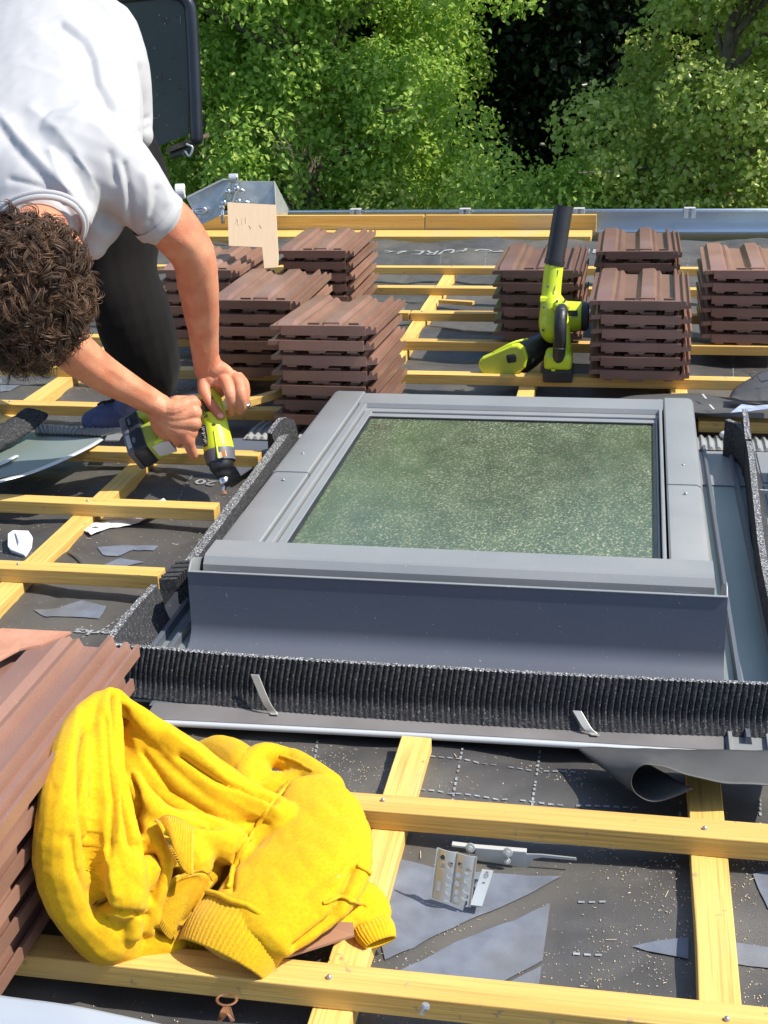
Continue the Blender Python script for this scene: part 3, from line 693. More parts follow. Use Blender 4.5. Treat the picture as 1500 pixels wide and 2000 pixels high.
foam_strip([P(528, 875, .06).xy, P(572, 850, .06).xy], .012, lambda t: .075 + .02 * math.sin(t * 3), name='foam_end_flap')
foam_strip([P(1540, 1330, .06).xy, P(1492, 1130, .06).xy, P(1474, 1000, .06).xy, P(1462, 900, .065).xy, P(1447, 862, .07).xy, P(1418, 848, .07).xy], .012, lambda t: .055 + .03 * t, name='right_foam_strip')
foam_strip([P(1458, 905, .05).xy, P(1450, 870, .05).xy], .012, lambda t: .085 + .03 * t, name='upright_foam_end')
for a, b in (((497, 1318), (533, 1392)), ((1127, 1389), (1158, 1432))):
    bot = P(b[0], b[1], .022); top_ = V(a[0], a[1], bot.y + .018); mid = bot.lerp(top_, .35) + Vector((0, -.004, -.002))
    k = MB(); q = catmull([bot + Vector((.004, -.006, 0)), bot, mid, top_], 8); w = Vector((.0062, 0, 0)); d = Vector((0, .0012, .0004))
    for p in q: p = Vector(p); k.v += [p - w - d * .0, p + w, p + w + d, p - w + d]
    k.f = [(i * 4 + j, i * 4 + (j + 1) % 4, i * 4 + 4 + (j + 1) % 4, i * 4 + 4 + j) for i in range(len(q) - 1) for j in range(4)] + [(0, 1, 2, 3), tuple(4 * (len(q) - 1) + j for j in (3, 2, 1, 0))]
    k.build('retaining_clip', m_clipm, fl, smooth=False, bevel=.0004)
#SPLIT
# ================================================================ ROOF TILES
TW, TL = .262, .405
def tile_mesh():
    pr = [(0, .004), (0, .012), (.014, .013), (.020, .024), (.058, .026), (.066, .016), (.074, .019), (.080, .018), (.088, .008), (.122, .007), (.128, .016), (.134, .024), (.166, .026), (.174, .017), (.182, .019),
          (.188, .008), (.218, .007), (.222, .024), (.228, .025), (.232, .008), (.240, .007), (.243, .017), (.248, .017), (.251, .006), (.256, .006), (.258, .014), (.262, .014)]
    bt = [(.262, -.002), (.240, -.004), (.222, -.004), (.214, .000), (.19, .000), (.184, .005), (.17, .012), (.14, .012), (.13, .003), (.12, -.006), (.092, -.006), (.08, .005), (.06, .012), (.024, .012), (.016, .004)]
    lp = pr + bt; n = len(lp); mb = MB(); ys = [0, .030, .35, TL]
    for j, y in enumerate(ys):
        for x, z in lp:
            top = (x, z) in pr
            zz = z
            if j == 0 and top: zz = min(z, .0165)
            mb.v.append((x, y, zz))
    mb.f = [(j * n + i, j * n + (i + 1) % n, (j + 1) * n + (i + 1) % n, (j + 1) * n + i) for j in range(len(ys) - 1) for i in range(n)]
    mb.f += [tuple(range(n)), tuple((len(ys) - 1) * n + i for i in range(n - 1, -1, -1))]
    # head lip: front wall, two raised stops, hanging nibs
    mb.box(.030, .236, -.004, .010, -.0065, .0170); mb.box(.092, .120, .016, .024, .006, .0205); mb.box(.130, .170, .010, .018, .012, .0225); mb.box(.192, .216, .016, .024, .006, .0205)
    mb.box(.004, .029, -.002, .008, .006, .0165)
    mb.add([(.092, -.002, .001), (.155, -.002, .001), (.140, -.002, -.013), (.105, -.002, -.013), (.092, .028, .001), (.155, .028, .001), (.140, .020, -.013), (.105, .020, -.013)], [(0, 3, 2, 1), (4, 5, 6, 7), (0, 1, 5, 4), (1, 2, 6, 5), (2, 3, 7, 6), (3, 0, 4, 7)])
    mb.box(.040, .064, -.001, .026, -.012, .002); mb.box(.196, .220, -.001, .026, -.012, .002)
    me = mb.mesh('roof_tile', (TW / 2, TL / 2, 0)); me.materials.append(m_tile)
    me.polygons.foreach_set('use_smooth', [True] * len(me.polygons)); me.set_sharp_from_angle(angle=math.radians(28))
    return me
TM = tile_mesh(); TP = .0372
ORD = ['topmost', 'second from top', 'third from top', 'fourth from top', 'fifth from top', 'sixth from top', 'seventh from top', 'eighth from top']
def stack(p, n, where, group, rot=0, z0=.052, jit=.004, pitch=TP, tilt=0):
    """p: near left bottom corner (x,y)"""
    for i in range(n):
        o = bpy.data.objects.new('clay_tile', TM)
        r = rot + rng.uniform(-.012, .012); c, s_ = math.cos(r), math.sin(r); ox, oy = TW / 2, TL / 2
        org = Vector((p[0] + c * ox - s_ * oy + rng.uniform(-jit, jit), p[1] + s_ * ox + c * oy + rng.uniform(-jit, jit), z0 + .013 + i * pitch))
        link(o, None, org); o.rotation_euler = (rng.uniform(-.004, .004) - tilt, rng.uniform(-.006, .006), r); o.location.z -= tilt * .2; o.location.y += tilt * i * pitch
        k = n - 1 - i
        tag(o, 'clay tile, %s in the stack %s' % (ORD[k], where), 'tile', group)
    return
stack((-.118, 3.475), 6, 'right of the leaf blower', 'tiles stacked right of the leaf blower')
stack((-.130, 4.19), 6, 'by the gutter, right', 'tiles stacked by the gutter on the right')
stack((.187, 3.90), 6, 'at the right edge of the photo', 'tiles stacked at the right edge')
stack((-.415, 3.89), 6, 'left of and behind the leaf blower', 'tiles stacked behind the leaf blower')
stack((-.862, 3.01), 7, 'touching the far left corner of the window', 'tiles stacked at the window corner', pitch=.0365, tilt=.055)
stack((-1.150, 3.44), 6, 'beside the worker\'s forearm', 'tiles stacked beside the forearm')
stack((-1.160, 4.20), 6, 'at the gutter right of the cardboard', 'tiles stacked right of the cardboard')
stack((-1.445, 3.86), 6, 'behind the worker\'s arm', 'tiles stacked behind the arm')
stack((-.872, .985), 6, 'under the yellow jumper at the left edge', 'tiles stacked beside the yellow jumper', rot=.0, jit=.006, pitch=.0385)
# the chipped top tile shows bare clay
tops = [o for o in S.objects if o.get('group') == 'tiles stacked beside the yellow jumper']
tt = tops[-1]; tt['label'] = 'topmost brown tile beside the yellow jumper, chipped to bare orange clay'
for i, o in enumerate(tops): o.location.x += .006 * (i - 3); o.location.y += .004 * i
ch = MB(); base = [(.150, .405), (.158, .36), (.176, .335), (.190, .318), (.205, .335), (.212, .37), (.214, .405)]
ctr = tt.location
ch = MB(); pts = [(-.052, TL / 2 + .001), (-.060, .185), (-.052, .160), (-.030, .150), (-.016, .120), (-.004, .150), (.018, .165), (.036, .190), (.042, TL / 2 + .001)]
zt = [.0265, .0265, .0262, .0262, .0262, .0262, .0262, .0262, .0262]
ch.prism([(x, y, .0245) for x, y in pts], (0, 0, .0028))
me = ch.mesh('bare_clay_chip'); me.materials.append(m_chip); co = bpy.data.objects.new('bare_clay_chip', me); C.objects.link(co); co.parent = tt
ch.v = []
# ================================================================ THINGS LYING ON THE ROOF
def paper(pxs, z, name, label, cat, m=m_paper, crinkle=.004, thick=.0006):
    pts = [P(a, b, z) for a, b in pxs]; bm = bmesh.new(); f = bm.faces.new([bm.verts.new(p) for p in pts]); bmesh.ops.triangulate(bm, faces=bm.faces[:])
    for _ in range(4): bmesh.ops.subdivide_edges(bm, edges=[e for e in bm.edges if e.calc_length() > .012], cuts=1); bmesh.ops.triangulate(bm, faces=bm.faces[:])
    for v in bm.verts: v.co.z += crinkle * (noise.noise(Vector((v.co.x * 22, v.co.y * 22, 0))) + abs(noise.noise(Vector((v.co.x * 45, v.co.y * 14, 4)))) ) 
    bm.verts.index_update(); mb = MB().add([v.co.copy() for v in bm.verts], [tuple(v.index for v in f.verts) for f in bm.faces]); bm.free()
    o = mb.build(name, m, None, smooth=True); so_ = o.modifiers.new('s', 'SOLIDIFY'); so_.thickness = thick; return tag(o, label, cat)
pp = paper([(158, 1035), (165, 1024), (215, 1018), (275, 985), (320, 974), (332, 990), (300, 1012), (255, 1024), (210, 1032), (178, 1047)], .008, 'paper_leaflet', 'crumpled white printed leaflet lying under the left batten', 'paper', crinkle=.006)
for i in range(7):
    p = P(180 + i * 7, 1031 - i * 1.5, .016); q = P(290 + i * 4, 984 + i * .8, .016)
cup = thing('plastic_scrap', 'small white cup shaped plastic scrap beside the left batten', 'scrap', P(38, 1070, .0))
k = MB(); c = P(38, 1066, .012)
q = [P(15, 1042, .02), P(25, 1035, .022), P(55, 1036, .022), P(62, 1046, .02), P(60, 1064, .014), P(48, 1084, .008), P(20, 1074, .008), P(15, 1066, .012)]
k.prism(q, (0, .004, -.009)); k.build('shell', m_paper, cup, bevel=.0015)
MB().prism([P(30, 1040, .0225), P(42, 1040, .0225), (P(38, 1062, .018))], (0, 0, .0015)).build('crease', m_paper, cup)
# rolled underlay flap in front of the window
def sheet_loft(front, back, name, m, label, cat, n=16, par=None, thick=.0012, kind=None):
    f = catmull(front, 10); b = catmull(back, 10); k = MB(); N = len(f)
    for j in range(n + 1):
        t = j / n
        for i in range(N):
            p = Vector(f[i]).lerp(Vector(b[i]), t); p.z += .0015 * noise.noise(Vector((i * .12, t * 3, 5))); k.v.append(tuple(p))
    k.f = [(j * N + i, j * N + i + 1, (j + 1) * N + i + 1, (j + 1) * N + i) for j in range(n) for i in range(N - 1)]
    o = k.build(name, m, par, smooth=True, fix=False); s_ = o.modifiers.new('s', 'SOLIDIFY'); s_.thickness = thick
    if label: tag(o, label, cat)
    return o
m_flap = mat('underlay_flap', (.085, .085, .082), .55, col2=(.062, .062, .062), vscale=5, bump=.4, bscale=900, detail=6)
yf = 1.515
fr = [V(1560, 1540, yf + .02), V(1490, 1534, yf + .01), V(1415, 1530, yf), V(1345, 1515, yf), V(1295, 1499, yf), V(1262, 1494, yf), V(1240, 1508, yf), V(1234, 1532, yf), V(1248, 1554, yf), V(1278, 1565, yf), V(1310, 1558, yf), V(1345, 1543, yf), V(1352, 1540, yf)]
yb = 1.655
bk = [V(1560, 1466, yb), V(1490, 1466, yb), V(1415, 1466, yb), V(1345, 1465, yb), V(1290, 1464, yb), V(1240, 1463, yb), V(1185, 1461, yb), V(1135, 1460, yb), V(1132, 1464, yb), V(1140, 1468, yb), V(1170, 1470, yb), V(1200, 1471, yb), V(1230, 1472, yb)]
sheet_loft(fr, bk, 'rolled_underlay_flap', m_flap, 'black underlay flap curled into a roll below the window flashing', 'underlay flap')
# flap behind the window on the right
fl2 = [V(1205, 782, 3.16), V(1260, 788, 3.15), V(1310, 796, 3.14), V(1365, 806, 3.12), V(1430, 806, 3.11), V(1500, 797, 3.11), V(1580, 792, 3.11)]
bk2 = [V(1205, 779, 3.42), V(1250, 771, 3.42), V(1310, 769, 3.42), V(1370, 769, 3.42), V(1430, 782, 3.40), V(1500, 790, 3.38), V(1580, 786, 3.38)]
f2 = sheet_loft(fl2, bk2, 'underlay_strip', m_flap, 'grey underlay strip with pale ticks and blue print behind the window', 'underlay strip')
for a, b in (((1370, 773), (1377, 782)), ((1384, 794), (1392, 803))):
    p = V(a[0], a[1], 3.3 if a[1] < 780 else 3.16); q = V(b[0], b[1], 3.25 if a[1] < 780 else 3.13)
    MB().prism([p + Vector((0, 0, .004)), q + Vector((0, 0, .004)), q + Vector((.005, 0, .004)), p + Vector((.005, 0, .004))], (0, 0, .001)).build('tick_mark', m_label, f2)
m_bprint = mat('pale_blue_print', (.36, .43, .56), .5, var=.2, vscale=40)
sheet_loft([V(1425, 806, 3.105), V(1460, 803, 3.10), V(1500, 798, 3.10), V(1580, 793, 3.10)], [V(1452, 786, 3.22), V(1470, 788, 3.22), V(1500, 788, 3.22), V(1580, 784, 3.22)], 'printed_panel', m_bprint, None, None, par=f2, n=6)
k_f = [V(1424, 775, 3.32), V(1436, 757, 3.34), V(1462, 741, 3.36), V(1500, 722, 3.40), V(1580, 715, 3.42)]
k_b = [V(1430, 776, 3.22), V(1452, 782, 3.20), V(1480, 783, 3.19), V(1500, 781, 3.19), V(1580, 776, 3.19)]
f3 = sheet_loft(k_b, k_f, 'folded_underlay', m_flap, 'dark folded corner of underlay hanging over the batten at the right edge', 'underlay flap')
_c = V(1486, 750, 3.30)
text_mesh('ENT', .06, lambda x, y: V(1490 - x * 640 - y * 250, 748 - x * 250 + y * 330 * -1, 3.29 - y * .2) + Vector((0, -.012, .008)), 'lettering', m_text, f3)
# cardboard with a leg, standing on the tiles by the gutter
cb = thing('cardboard_piece', 'pale L shaped cardboard standing up between the tile stacks near the gutter', 'cardboard', V(520, 520, 3.98))
def YC(py): return 3.95 + (522 - py) / 127 * .13
k = MB().prism([V(444, 395, YC(395)), V(538, 400, YC(400)), V(544, 505, YC(505)), V(542, 522, YC(522)), V(516, 524, YC(524)), V(512, 483, YC(483)), V(447, 480, YC(480))], (0, .0035, -.002)); k.build('board', m_card, cb)
for i, (px, py, a) in enumerate(((461, 437, .3), (466, 440, -.2), (473, 438, .1), (480, 436, 0), (487, 440, .4), (492, 441, -.3), (507, 439, .5), (511, 437, -.4))):
    p = V(px, py, YC(py) - .0008); py2 = py - 12 if i < 4 else py + 6; q = V(px + a * 8, py2, YC(py2) - .0008)
    MB().tube([p, q], [.0009, .0009], n=6, sub=1).build('embossed_mark', m_cardd, cb)
# brown cardboard under the jumper
p_ = thing('brown_card', 'flat brown card sticking out from under the yellow jumper', 'cardboard', P(640, 1845, .05))
MB().prism([P(560, 1872, .052), P(692, 1830, .058), P(690, 1806, .062), P(600, 1800, .056)], (0, 0, .003)).build('card', mat('brown_card', (.36, .20, .12), .6, var=.05), p_)
# loose wood sticks
st = MB(); a = V(484, 786, 3.0); b = V(548, 768, 3.06)
st.obox((a + b) / 2, (b - a), Vector((0, 0, 1)).cross(b - a), (0, 0, 1), (b - a).length / 2, .011, .009); tag(st.build('timber_offcut', wood_x, None, bevel=.001), 'short timber offcut leaning beside the worker\'s hand and tile stack', 'offcut')
a = P(858, 588, .03); b = P(925, 592, .03); st = MB().obox((a + b) / 2, (b - a), Vector((0, 0, 1)).cross(b - a), (0, 0, 1), (b - a).length / 2, .010, .006)
tag(st.build('timber_offcut', wood_x, None, bevel=.001), 'thin timber splinter lying between the far battens', 'offcut')
# pale foam/putty blob near right tray
tag(MB().ball(P(1420, 849, .035), (.018, .012, .010)).build('white_plug', m_paper, None, smooth=True), 'small white plug lying on the pleated apron right of the window', 'plug')
# curved sheet metal edge in the near left corner
fr = [P(-200, 2080, .09), P(60, 2060, .09), P(200, 2070, .09), P(420, 2090, .09)]; bk = [P(-200, 1925, .09), P(0, 1943, .09), P(150, 1966, .088), P(340, 2004, .085)]
sheet_loft(fr, bk, 'sheet_metal', m_film, 'smooth blue grey sheet metal edge crossing the near left corner', 'sheet metal')
# ---- loose tray with foam at the left edge
tr = thing('spare_flashing_tray', 'loose flashing tray with curled foam lying across battens at the left edge', 'flashing', P(100, 880, .03))
yA = .058
def sl(pts, t, name, m, par, z=None):
    return MB().prism(pts, (0, 0, t)).build(name, m, par, bevel=.0006)
sl([P(-60, 945, yA), P(0, 935, yA), P(60, 922, yA), P(120, 900, yA), P(175, 873, yA), P(195, 862, yA), P(200, 850, yA), P(80, 846, yA), P(-60, 846, yA)], .0025, 'tray', m_pan, tr)
e = [P(-60, 962, yA), P(0, 942, yA), P(60, 925, yA), P(120, 901, yA), P(172, 876, yA), P(198, 860, yA)]
MB().tube([Vector(p) + Vector((0, -.004, .003)) for p in e], [.0075] * len(e), n=10, flat=.35).build('pale_edge', m_lip, tr, smooth=True)
e = [P(-60, 930, yA), P(0, 913, yA), P(33, 897, yA)]
MB().tube([Vector(p) + Vector((0, 0, .008)) for p in e], [.007] * 3, n=10, flat=.35).build('pale_edge', m_lip, tr, smooth=True)
k = MB(); n_ = 74
for j in range(5):
    for i in range(n_ + 1):
        t = i / n_; a = P(60 + 180 * t, 828 + 14 * t, .066).lerp(P(72 + 130 * t, 848 + 4 * t, .064), j / 4)
        k.v.append((a.x, a.y, a.z + .0045 * (1 if (i // 2) % 2 else 0)))
k.f = [(j * (n_ + 1) + i, j * (n_ + 1) + i + 1, (j + 1) * (n_ + 1) + i + 1, (j + 1) * (n_ + 1) + i) for j in range(4) for i in range(n_)]
k.build('pleated_apron', m_corr, tr, auto=30)
sl([P(205, 862, .06), P(232, 862, .06), P(240, 850, .06), P(212, 848, .06)], .004, 'corner_piece', m_frame, tr)
k = MB(); a = [P(-70, 890, .075), P(-10, 860, .085), P(40, 830, .095), P(72, 806, .105)]
k.tube(a, [(.038, .020), (.036, .018), (.036, .014), (.034, .009)], n=16, up=(.35, .2, 1)); me = remesh(k, .004, 2, lambda co, no: co + no * (.0016 * nz3(co, 160, 3)[:, None] + .0012 * nz3(co, 420, 4)[:, None]))
place(me, 'curled_foam', m_foam, tr)
# ---- perforated brackets
br = thing('perforated_bracket', 'bent perforated steel plate lying in front of the middle batten', 'bracket', P(885, 1740, .01))
def perf_plate(c, ux, uy, un, w, h, holes, t=.0016, cut=None, par=None, name='plate', m=m_steel, curve=0):
    """plate with real holes built by boolean-free triangulated grid"""
    k = MB(); cell = min(w, h) / 34; nx, ny = int(w / cell), int(h / cell)
    keep = {}
    def solid(i, j):
        x, y = (i + .5) / nx * w - w / 2, (j + .5) / ny * h - h / 2
        return all(((x - hx) / rx) ** 2 + ((y - hy) / ry) ** 2 > 1 for hx, hy, rx, ry in holes)
    def pt(i, j, s_):
        x, y = i / nx * w - w / 2, j / ny * h - h / 2
        b = curve * (abs(math.sin(x / w * 2.2 * math.pi)) ** .6)
        return c + ux * x + uy * y + un * (b + s_)
    for s_, fl_ in ((t, 0), (0, 1)):
        for i in range(nx):
            for j in range(ny):
                if solid(i, j):
                    q = [pt(i, j, s_), pt(i + 1, j, s_), pt(i + 1, j + 1, s_), pt(i, j + 1, s_)]; k.add(q, [(0, 1, 2, 3) if not fl_ else (3, 2, 1, 0)])
    for i in range(nx):
        for j in range(ny):
            if not solid(i, j): continue
            for di, dj, a, b in ((1, 0, (i + 1, j), (i + 1, j + 1)), (-1, 0, (i, j + 1), (i, j)), (0, 1, (i + 1, j + 1), (i, j + 1)), (0, -1, (i, j), (i + 1, j))):
                ii, jj = i + di, j + dj
                if not (0 <= ii < nx and 0 <= jj < ny) or not solid(ii, jj): k.add([pt(*a, 0), pt(*b, 0), pt(*b, t), pt(*a, t)], [(0, 1, 2, 3)])
    return k.build(name, m, par, fix=False)
c0 = P(885, 1762, .006); tl = V(853, 1656, c0.y + .018); trp = V(934, 1672, c0.y + .018); bl = P(845, 1750, .004); brr = P(918, 1772, .004)
cc = (tl + trp + bl + brr) / 4; ux = ((trp - tl) + (brr - bl)).normalized(); uy = ((tl - bl) + (trp - brr)); uy = (uy - ux * uy.dot(ux)).normalized(); un_ = ux.cross(uy).normalized()
w_ = ((trp - tl).length + (brr - bl).length) / 2; h_ = ((tl - bl).length + (trp - brr).length) / 2
if un_.y > 0: un_ = -un_
hl = [(w_ * a, h_ * b, .0034, .0040) for a, b in ((-.33, .34), (-.30, .18), (-.12, .24), (.12, .28), (.33, .20), (.10, .08), (-.1, .05), (.34, .02), (.1, -.1), (-.1, -.12), (.34, -.16), (-.09, -.27), (.12, -.26), (.34, -.30), (-.09, -.42), (.13, -.40), (.35, -.44))] + [(-w_ * .34, -h_ * .22, .0022, .008)]
perf_plate(cc, ux, uy, un_, w_, h_, hl, par=br, curve=.0035)
a, b = P(925, 1770, .005), P(948, 1700, .006)
d = (b - a); s_ = Vector((0, 0, 1)).cross(d).normalized()
perf_plate((a + b) / 2 + s_ * -.003, s_, d.normalized(), Vector((0, 0, 1)), .014, d.length, [(0, d.length * .32, .0035, .0055), (0, d.length * .12, .002, .002), (0, d.length * .42, .002, .002)], par=br, name='flange_plate')
hb = thing('hinge_bracket', 'flat steel hinge plate with two bolts leaning on the middle batten', 'bracket', P(1000, 1690, .01))
yh = 1.408
k = MB().prism([V(930, 1655, yh), V(1028, 1667, yh), V(1030, 1696, yh), V(925, 1680, yh)], (0, .002, 0)); k.build('plate', m_steel, hb, bevel=.0005)
k = MB().prism([V(882, 1650, yh - .003), V(930, 1656, yh - .003), V(1028, 1664, yh - .003), V(1028, 1669, yh - .003), V(930, 1660, yh - .003), V(882, 1654, yh - .003)], (0, .008, 0)); k.build('top_edge', m_label, hb, bevel=.0005)
k = MB().prism([V(1028, 1668, yh), V(1058, 1669, yh), V(1125, 1676, yh), V(1126, 1681, yh), V(1060, 1675, yh), V(1042, 1678, yh), V(1034, 1692, yh), V(1028, 1696, yh)], (0, .002, 0)); k.build('arm', m_steel, hb, bevel=.0004)
for a, b, r in ((919, 1655, .0062), (992, 1664, .0062), (991, 1681, .0042)):
    p = V(a, b, yh - .004); MB().cyl(p, p + Vector((0, -.003, .0008)), r, n=20).build('bolt_head', m_steel, hb, bevel=.0006)
    MB().cyl(p + Vector((0, -.003, .0008)), p + Vector((0, -.0045, .0012)), r * .45, n=12).build('bolt_stud', m_label, hb)
tw = thing('twist_nail', 'small grey bolt sticking up from the nearest batten', 'nail', P(823, 1978, BZ1))
p = P(823, 1980, BZ1); MB().cyl(p, p + Vector((.004, .002, .008)), .0032, n=6).build('shank', m_nailm, tw); MB().cyl(p + Vector((.004, .002, .008)), p + Vector((.0048, .0024, .0105)), .005, .004, n=8).build('head', m_nailm, tw)
# ================================================================ HOIST AND BRACKET BEYOND THE GUTTER
ho = thing('ladder_hoist_platform', 'black metal hoist platform with scratched panel standing behind the worker', 'hoist platform', V(290, 330, 6.7))
yy = 6.75
# panel
k = MB().prism([V(186, -60, yy), V(368, -60, yy), V(368, 262, yy - .05), V(300, 290, yy - .05), V(186, 330, yy - .05)], (0, .012, 0)); k.build('panel', m_black_metal, ho)
MB().tube([V(196, -70, yy - .05), V(186, 30, yy - .05), V(184, 180, yy - .05), V(184, 330, yy - .05)], [.035] * 4, n=12, sub=1).build('side_tube', m_tubeb, ho, smooth=True)
MB().tube([V(330, -12, yy - .03), V(352, -8, yy - .03), V(368, 8, yy - .03), V(374, 40, yy - .03), V(380, 150, yy - .05), V(384, 270, yy - .07)], [.026, .028, .030, .032, .033, .034], n=12).build('side_tube', m_tubeb, ho, smooth=True)
MB().tube([V(205, 2, yy - .02), V(270, -4, yy - .02), V(340, -12, yy - .02)], [.016] * 3, n=10).build('top_rail', m_black_metal, ho, smooth=True)
MB().prism([V(325, 289, yy - .09), V(390, 265, yy - .09), V(390, 273, yy - .09), V(326, 299, yy - .09)], (0, .16, 0)).build('bottom_flange', m_rust, ho)
MB().prism([V(328, 299, yy - .06), V(378, 280, yy - .06), V(376, 300, yy - .06), V(332, 312, yy - .06)], (0, .1, 0)).build('hinge_block', m_black_metal, ho, bevel=.01)
MB().tube([V(365, 282, yy - .1), V(376, 288, yy - .1), V(370, 305, yy - .1), V(362, 296, yy - .1)], [.006] * 4, n=8).build('wire', m_steel, ho, smooth=True)
for k_ in range(26):
    px, py = rng.uniform(205, 355), rng.uniform(20, 255)
    if rng.random() < .5: px = rng.uniform(300, 355)
    l = rng.uniform(2, 6) if rng.random() < .8 else 14; a_ = rng.uniform(-.5, .5) if rng.random() < .5 else 1.57
    p = V(px, py, yy - .05 * min(1, max(0, (py + 60) / 322)) - .0035); q = V(px + l * math.cos(a_), py + l * math.sin(a_), p.y)
    MB().tube([p, q], [.003, .0015], n=5, sub=1, flat=.5).build('paint_scratch', m_label if rng.random() < .5 else m_rust, ho)
lb = thing('ladder_bracket', 'galvanised steel ladder bracket with eye bolts standing at the gutter', 'bracket', V(460, 430, 6.0))
yy = 5.95
MB().prism([V(365, 388, yy), V(436, 352, yy + .02), V(452, 354, yy + .02), V(428, 422, yy), V(395, 438, yy - .02), V(380, 420, yy)], (0, .008, 0)).build('left_plate', m_steel, lb)
MB().prism([V(365, 385, yy + .25), V(436, 350, yy + .25), V(450, 352, yy), V(436, 353, yy), V(365, 389, yy)], (0, 0, .004)).build('left_web', m_steel, lb)
MB().prism([V(452, 353, yy + .03), V(535, 355, yy + .03), V(535, 402, yy + .02), V(440, 400, yy + .02)], (0, .008, 0)).build('right_plate', m_steel, lb)
MB().prism([V(536, 356, yy + .02), V(562, 408, yy + .3), V(560, 420, yy + .3), V(536, 420, yy + .02)], (.004, 0, 0)).build('right_return', m_steel, lb)
MB().box(V(535, 380, yy).x - .003, V(535, 380, yy).x + .003, yy + .01, yy + .02, V(535, 402, yy).z, V(535, 355, yy).z).build('bright_edge', m_label, lb)
for a, b, r in ((459, 348, .020), (355, 374, .034)):
    p = V(a, b, yy - .02); MB().cyl(p + Vector((-.03, 0, 0)), p + Vector((.012, .01, 0)), r, n=20).build('roller', m_steel if a > 400 else m_white, lb, smooth=False, bevel=.004)
    MB().cyl(p + Vector((.0115, -.001, 0)), p + Vector((.0135, -.001, 0)), r * .55, n=16).build('roller_bore', m_rust, lb)
MB().tube([V(459, 352, yy), V(457, 372, yy - .01), V(450, 395, yy - .01)], [.016, .012, .014], n=10).build('lug', m_steel, lb, smooth=True)
for a, b in (((446, 374), (464, 372)), ((463, 368), (478, 374)), ((466, 393), (488, 396)), ((380, 412), (402, 410)), ((434, 404), (436, 436)), ((438, 396), (452, 398))):
    p, q = V(*a, yy - .03), V(*b, yy - .03); kk = MB().cyl(p, q, .009, n=10); kk.ball(p, .015, n=8, m=6); kk.build('bolt', m_chrome, lb, smooth=True)
MB().tube([V(391 + 11 * math.cos(t), 411 + 6 * math.sin(t), yy - .035) for t in frange(0, 6.283, 17)], [.0075] * 17, n=8, sub=1).build('eye_nut', m_chrome, lb, smooth=True)
# ================================================================ LEAF BLOWER
YB = 3.56
bl = thing('leaf_blower', 'lime green cordless leaf blower with long black nozzle standing upright', 'leaf blower', P(1090, 735, .02))
def Vb(x, y, dy=0): return V(x, y, YB + dy)
MB().tube([Vb(1083, 512, .12), Vb(1092, 458, .135), Vb(1101, 404, .15)], [.0262, .0262, .0258], n=24, cap=False, sub=6).build('nozzle', m_blk, bl, smooth=True)
MB().tube([Vb(1100, 412, .149), Vb(1101.5, 402, .151)], [.0235, .0235], n=24, cap=False, smooth=False).build('nozzle_bore', m_blk, bl, smooth=True)
MB().tube([Vb(1082, 517, .12), Vb(1084, 508, .121)], [.0282, .0282], n=24, cap=False, sub=1).build('nozzle_collar', m_blk, bl, smooth=True)
k = MB(); k.tube([Vb(1082, 520, .12), Vb(1078, 555, .11), Vb(1076, 585, .10), Vb(1077, 610, .09), Vb(1077, 635, .07), Vb(1078, 652, .05)], [.0265, .0268, .028, .033, .035, .026], n=20)
k.ball(Vb(1082, 618, .08), (.040, .060, .066), ax=(1, 0, 0)); k.ball(Vb(1076, 636, .06), (.032, .05, .046))
k.cyl(Vb(1085, 618, .08), Vb(1138, 618, .08), .044, .040, n=24)
me = remesh(k, .0035, 5); place(me, 'housing', m_lime, bl)
MB().obox(Vb(1066, 583, .075), (1, 0, 0), (0, .3, .8), (0, 1, 0), .015, .006, .016, .002).build('nozzle_latch', m_lime, bl)
k = MB(); k.cyl(Vb(1136, 618, .08), Vb(1150, 618, .08), .041, .036, n=26); k.build('intake_grille', m_blk, bl, bevel=.003)
for i in range(5): MB().cyl(Vb(1139.5 + i * 2.0, 618, .08), Vb(1140.3 + i * 2, 618, .08), .0415 - i * .0008, n=26).build('grille_ring', m_gry, bl)
k = MB(); k.tube([Vb(1096, 606, .02), Vb(1097, 604, -.02), Vb(1096, 614, -.055), Vb(1094, 640, -.075), Vb(1093, 672, -.07), Vb(1091, 698, -.055)], [.014, .016, .0175, .0172, .0172, .0175], n=16); me = remesh(k, .003, 4); place(me, 'handle', m_blk, bl)
MB().tube([Vb(1102, 612, .01), Vb(1106, 650, -.01), Vb(1107, 700, -.01)], [.010, .011, .013], n=12).build('handle_spine', m_lime, bl, smooth=True)
MB().tube([Vb(1089, 598, .02), Vb(1103, 598, .02)], [.014, .014], n=14, sub=1).build('trigger_guard', m_lime, bl, smooth=True)
MB().ball(Vb(1097, 608, -.055), (.011, .008, .010)).build('speed_dial', m_gry, bl, smooth=True)
k = MB(); k.obox(Vb(1091, 701, -.02), (1, 0, 0), (0, 1, 0), (0, 0, 1), .037, .045, .023, .012); k.build('battery_mount', m_lime, bl, smooth=True)
for i in (0, 1): MB().tube([Vb(1092 - 9, 660 + i * 20, -.085), Vb(1092 + 9, 662 + i * 20, -.085)], [.0015, .0015], n=6, sub=1).build('grip_line', m_gry, bl)
k = MB(); k.obox(Vb(1091, 727, -.02), (1, 0, 0), (0, 1, 0), (0, 0, 1), .040, .050, .017, .006); b_ = k.build('battery', m_blk, bl, smooth=False)
MB().box(Vb(1096, 0).x - .006, Vb(1096, 0).x + .004, YB - .0715, YB - .070, Vb(1096, 723, -.07).z - .003, Vb(1096, 723, -.07).z + .003).build('charge_mark', m_lime, b_)
for a_, b_ in ((1062, 600), (1060, 645), (1088, 588), (1104, 586), (1070, 560)):
    MB().cyl(Vb(a_, b_, .02), Vb(a_, b_, .012), .0035, n=10).build('screw', m_gry, bl)
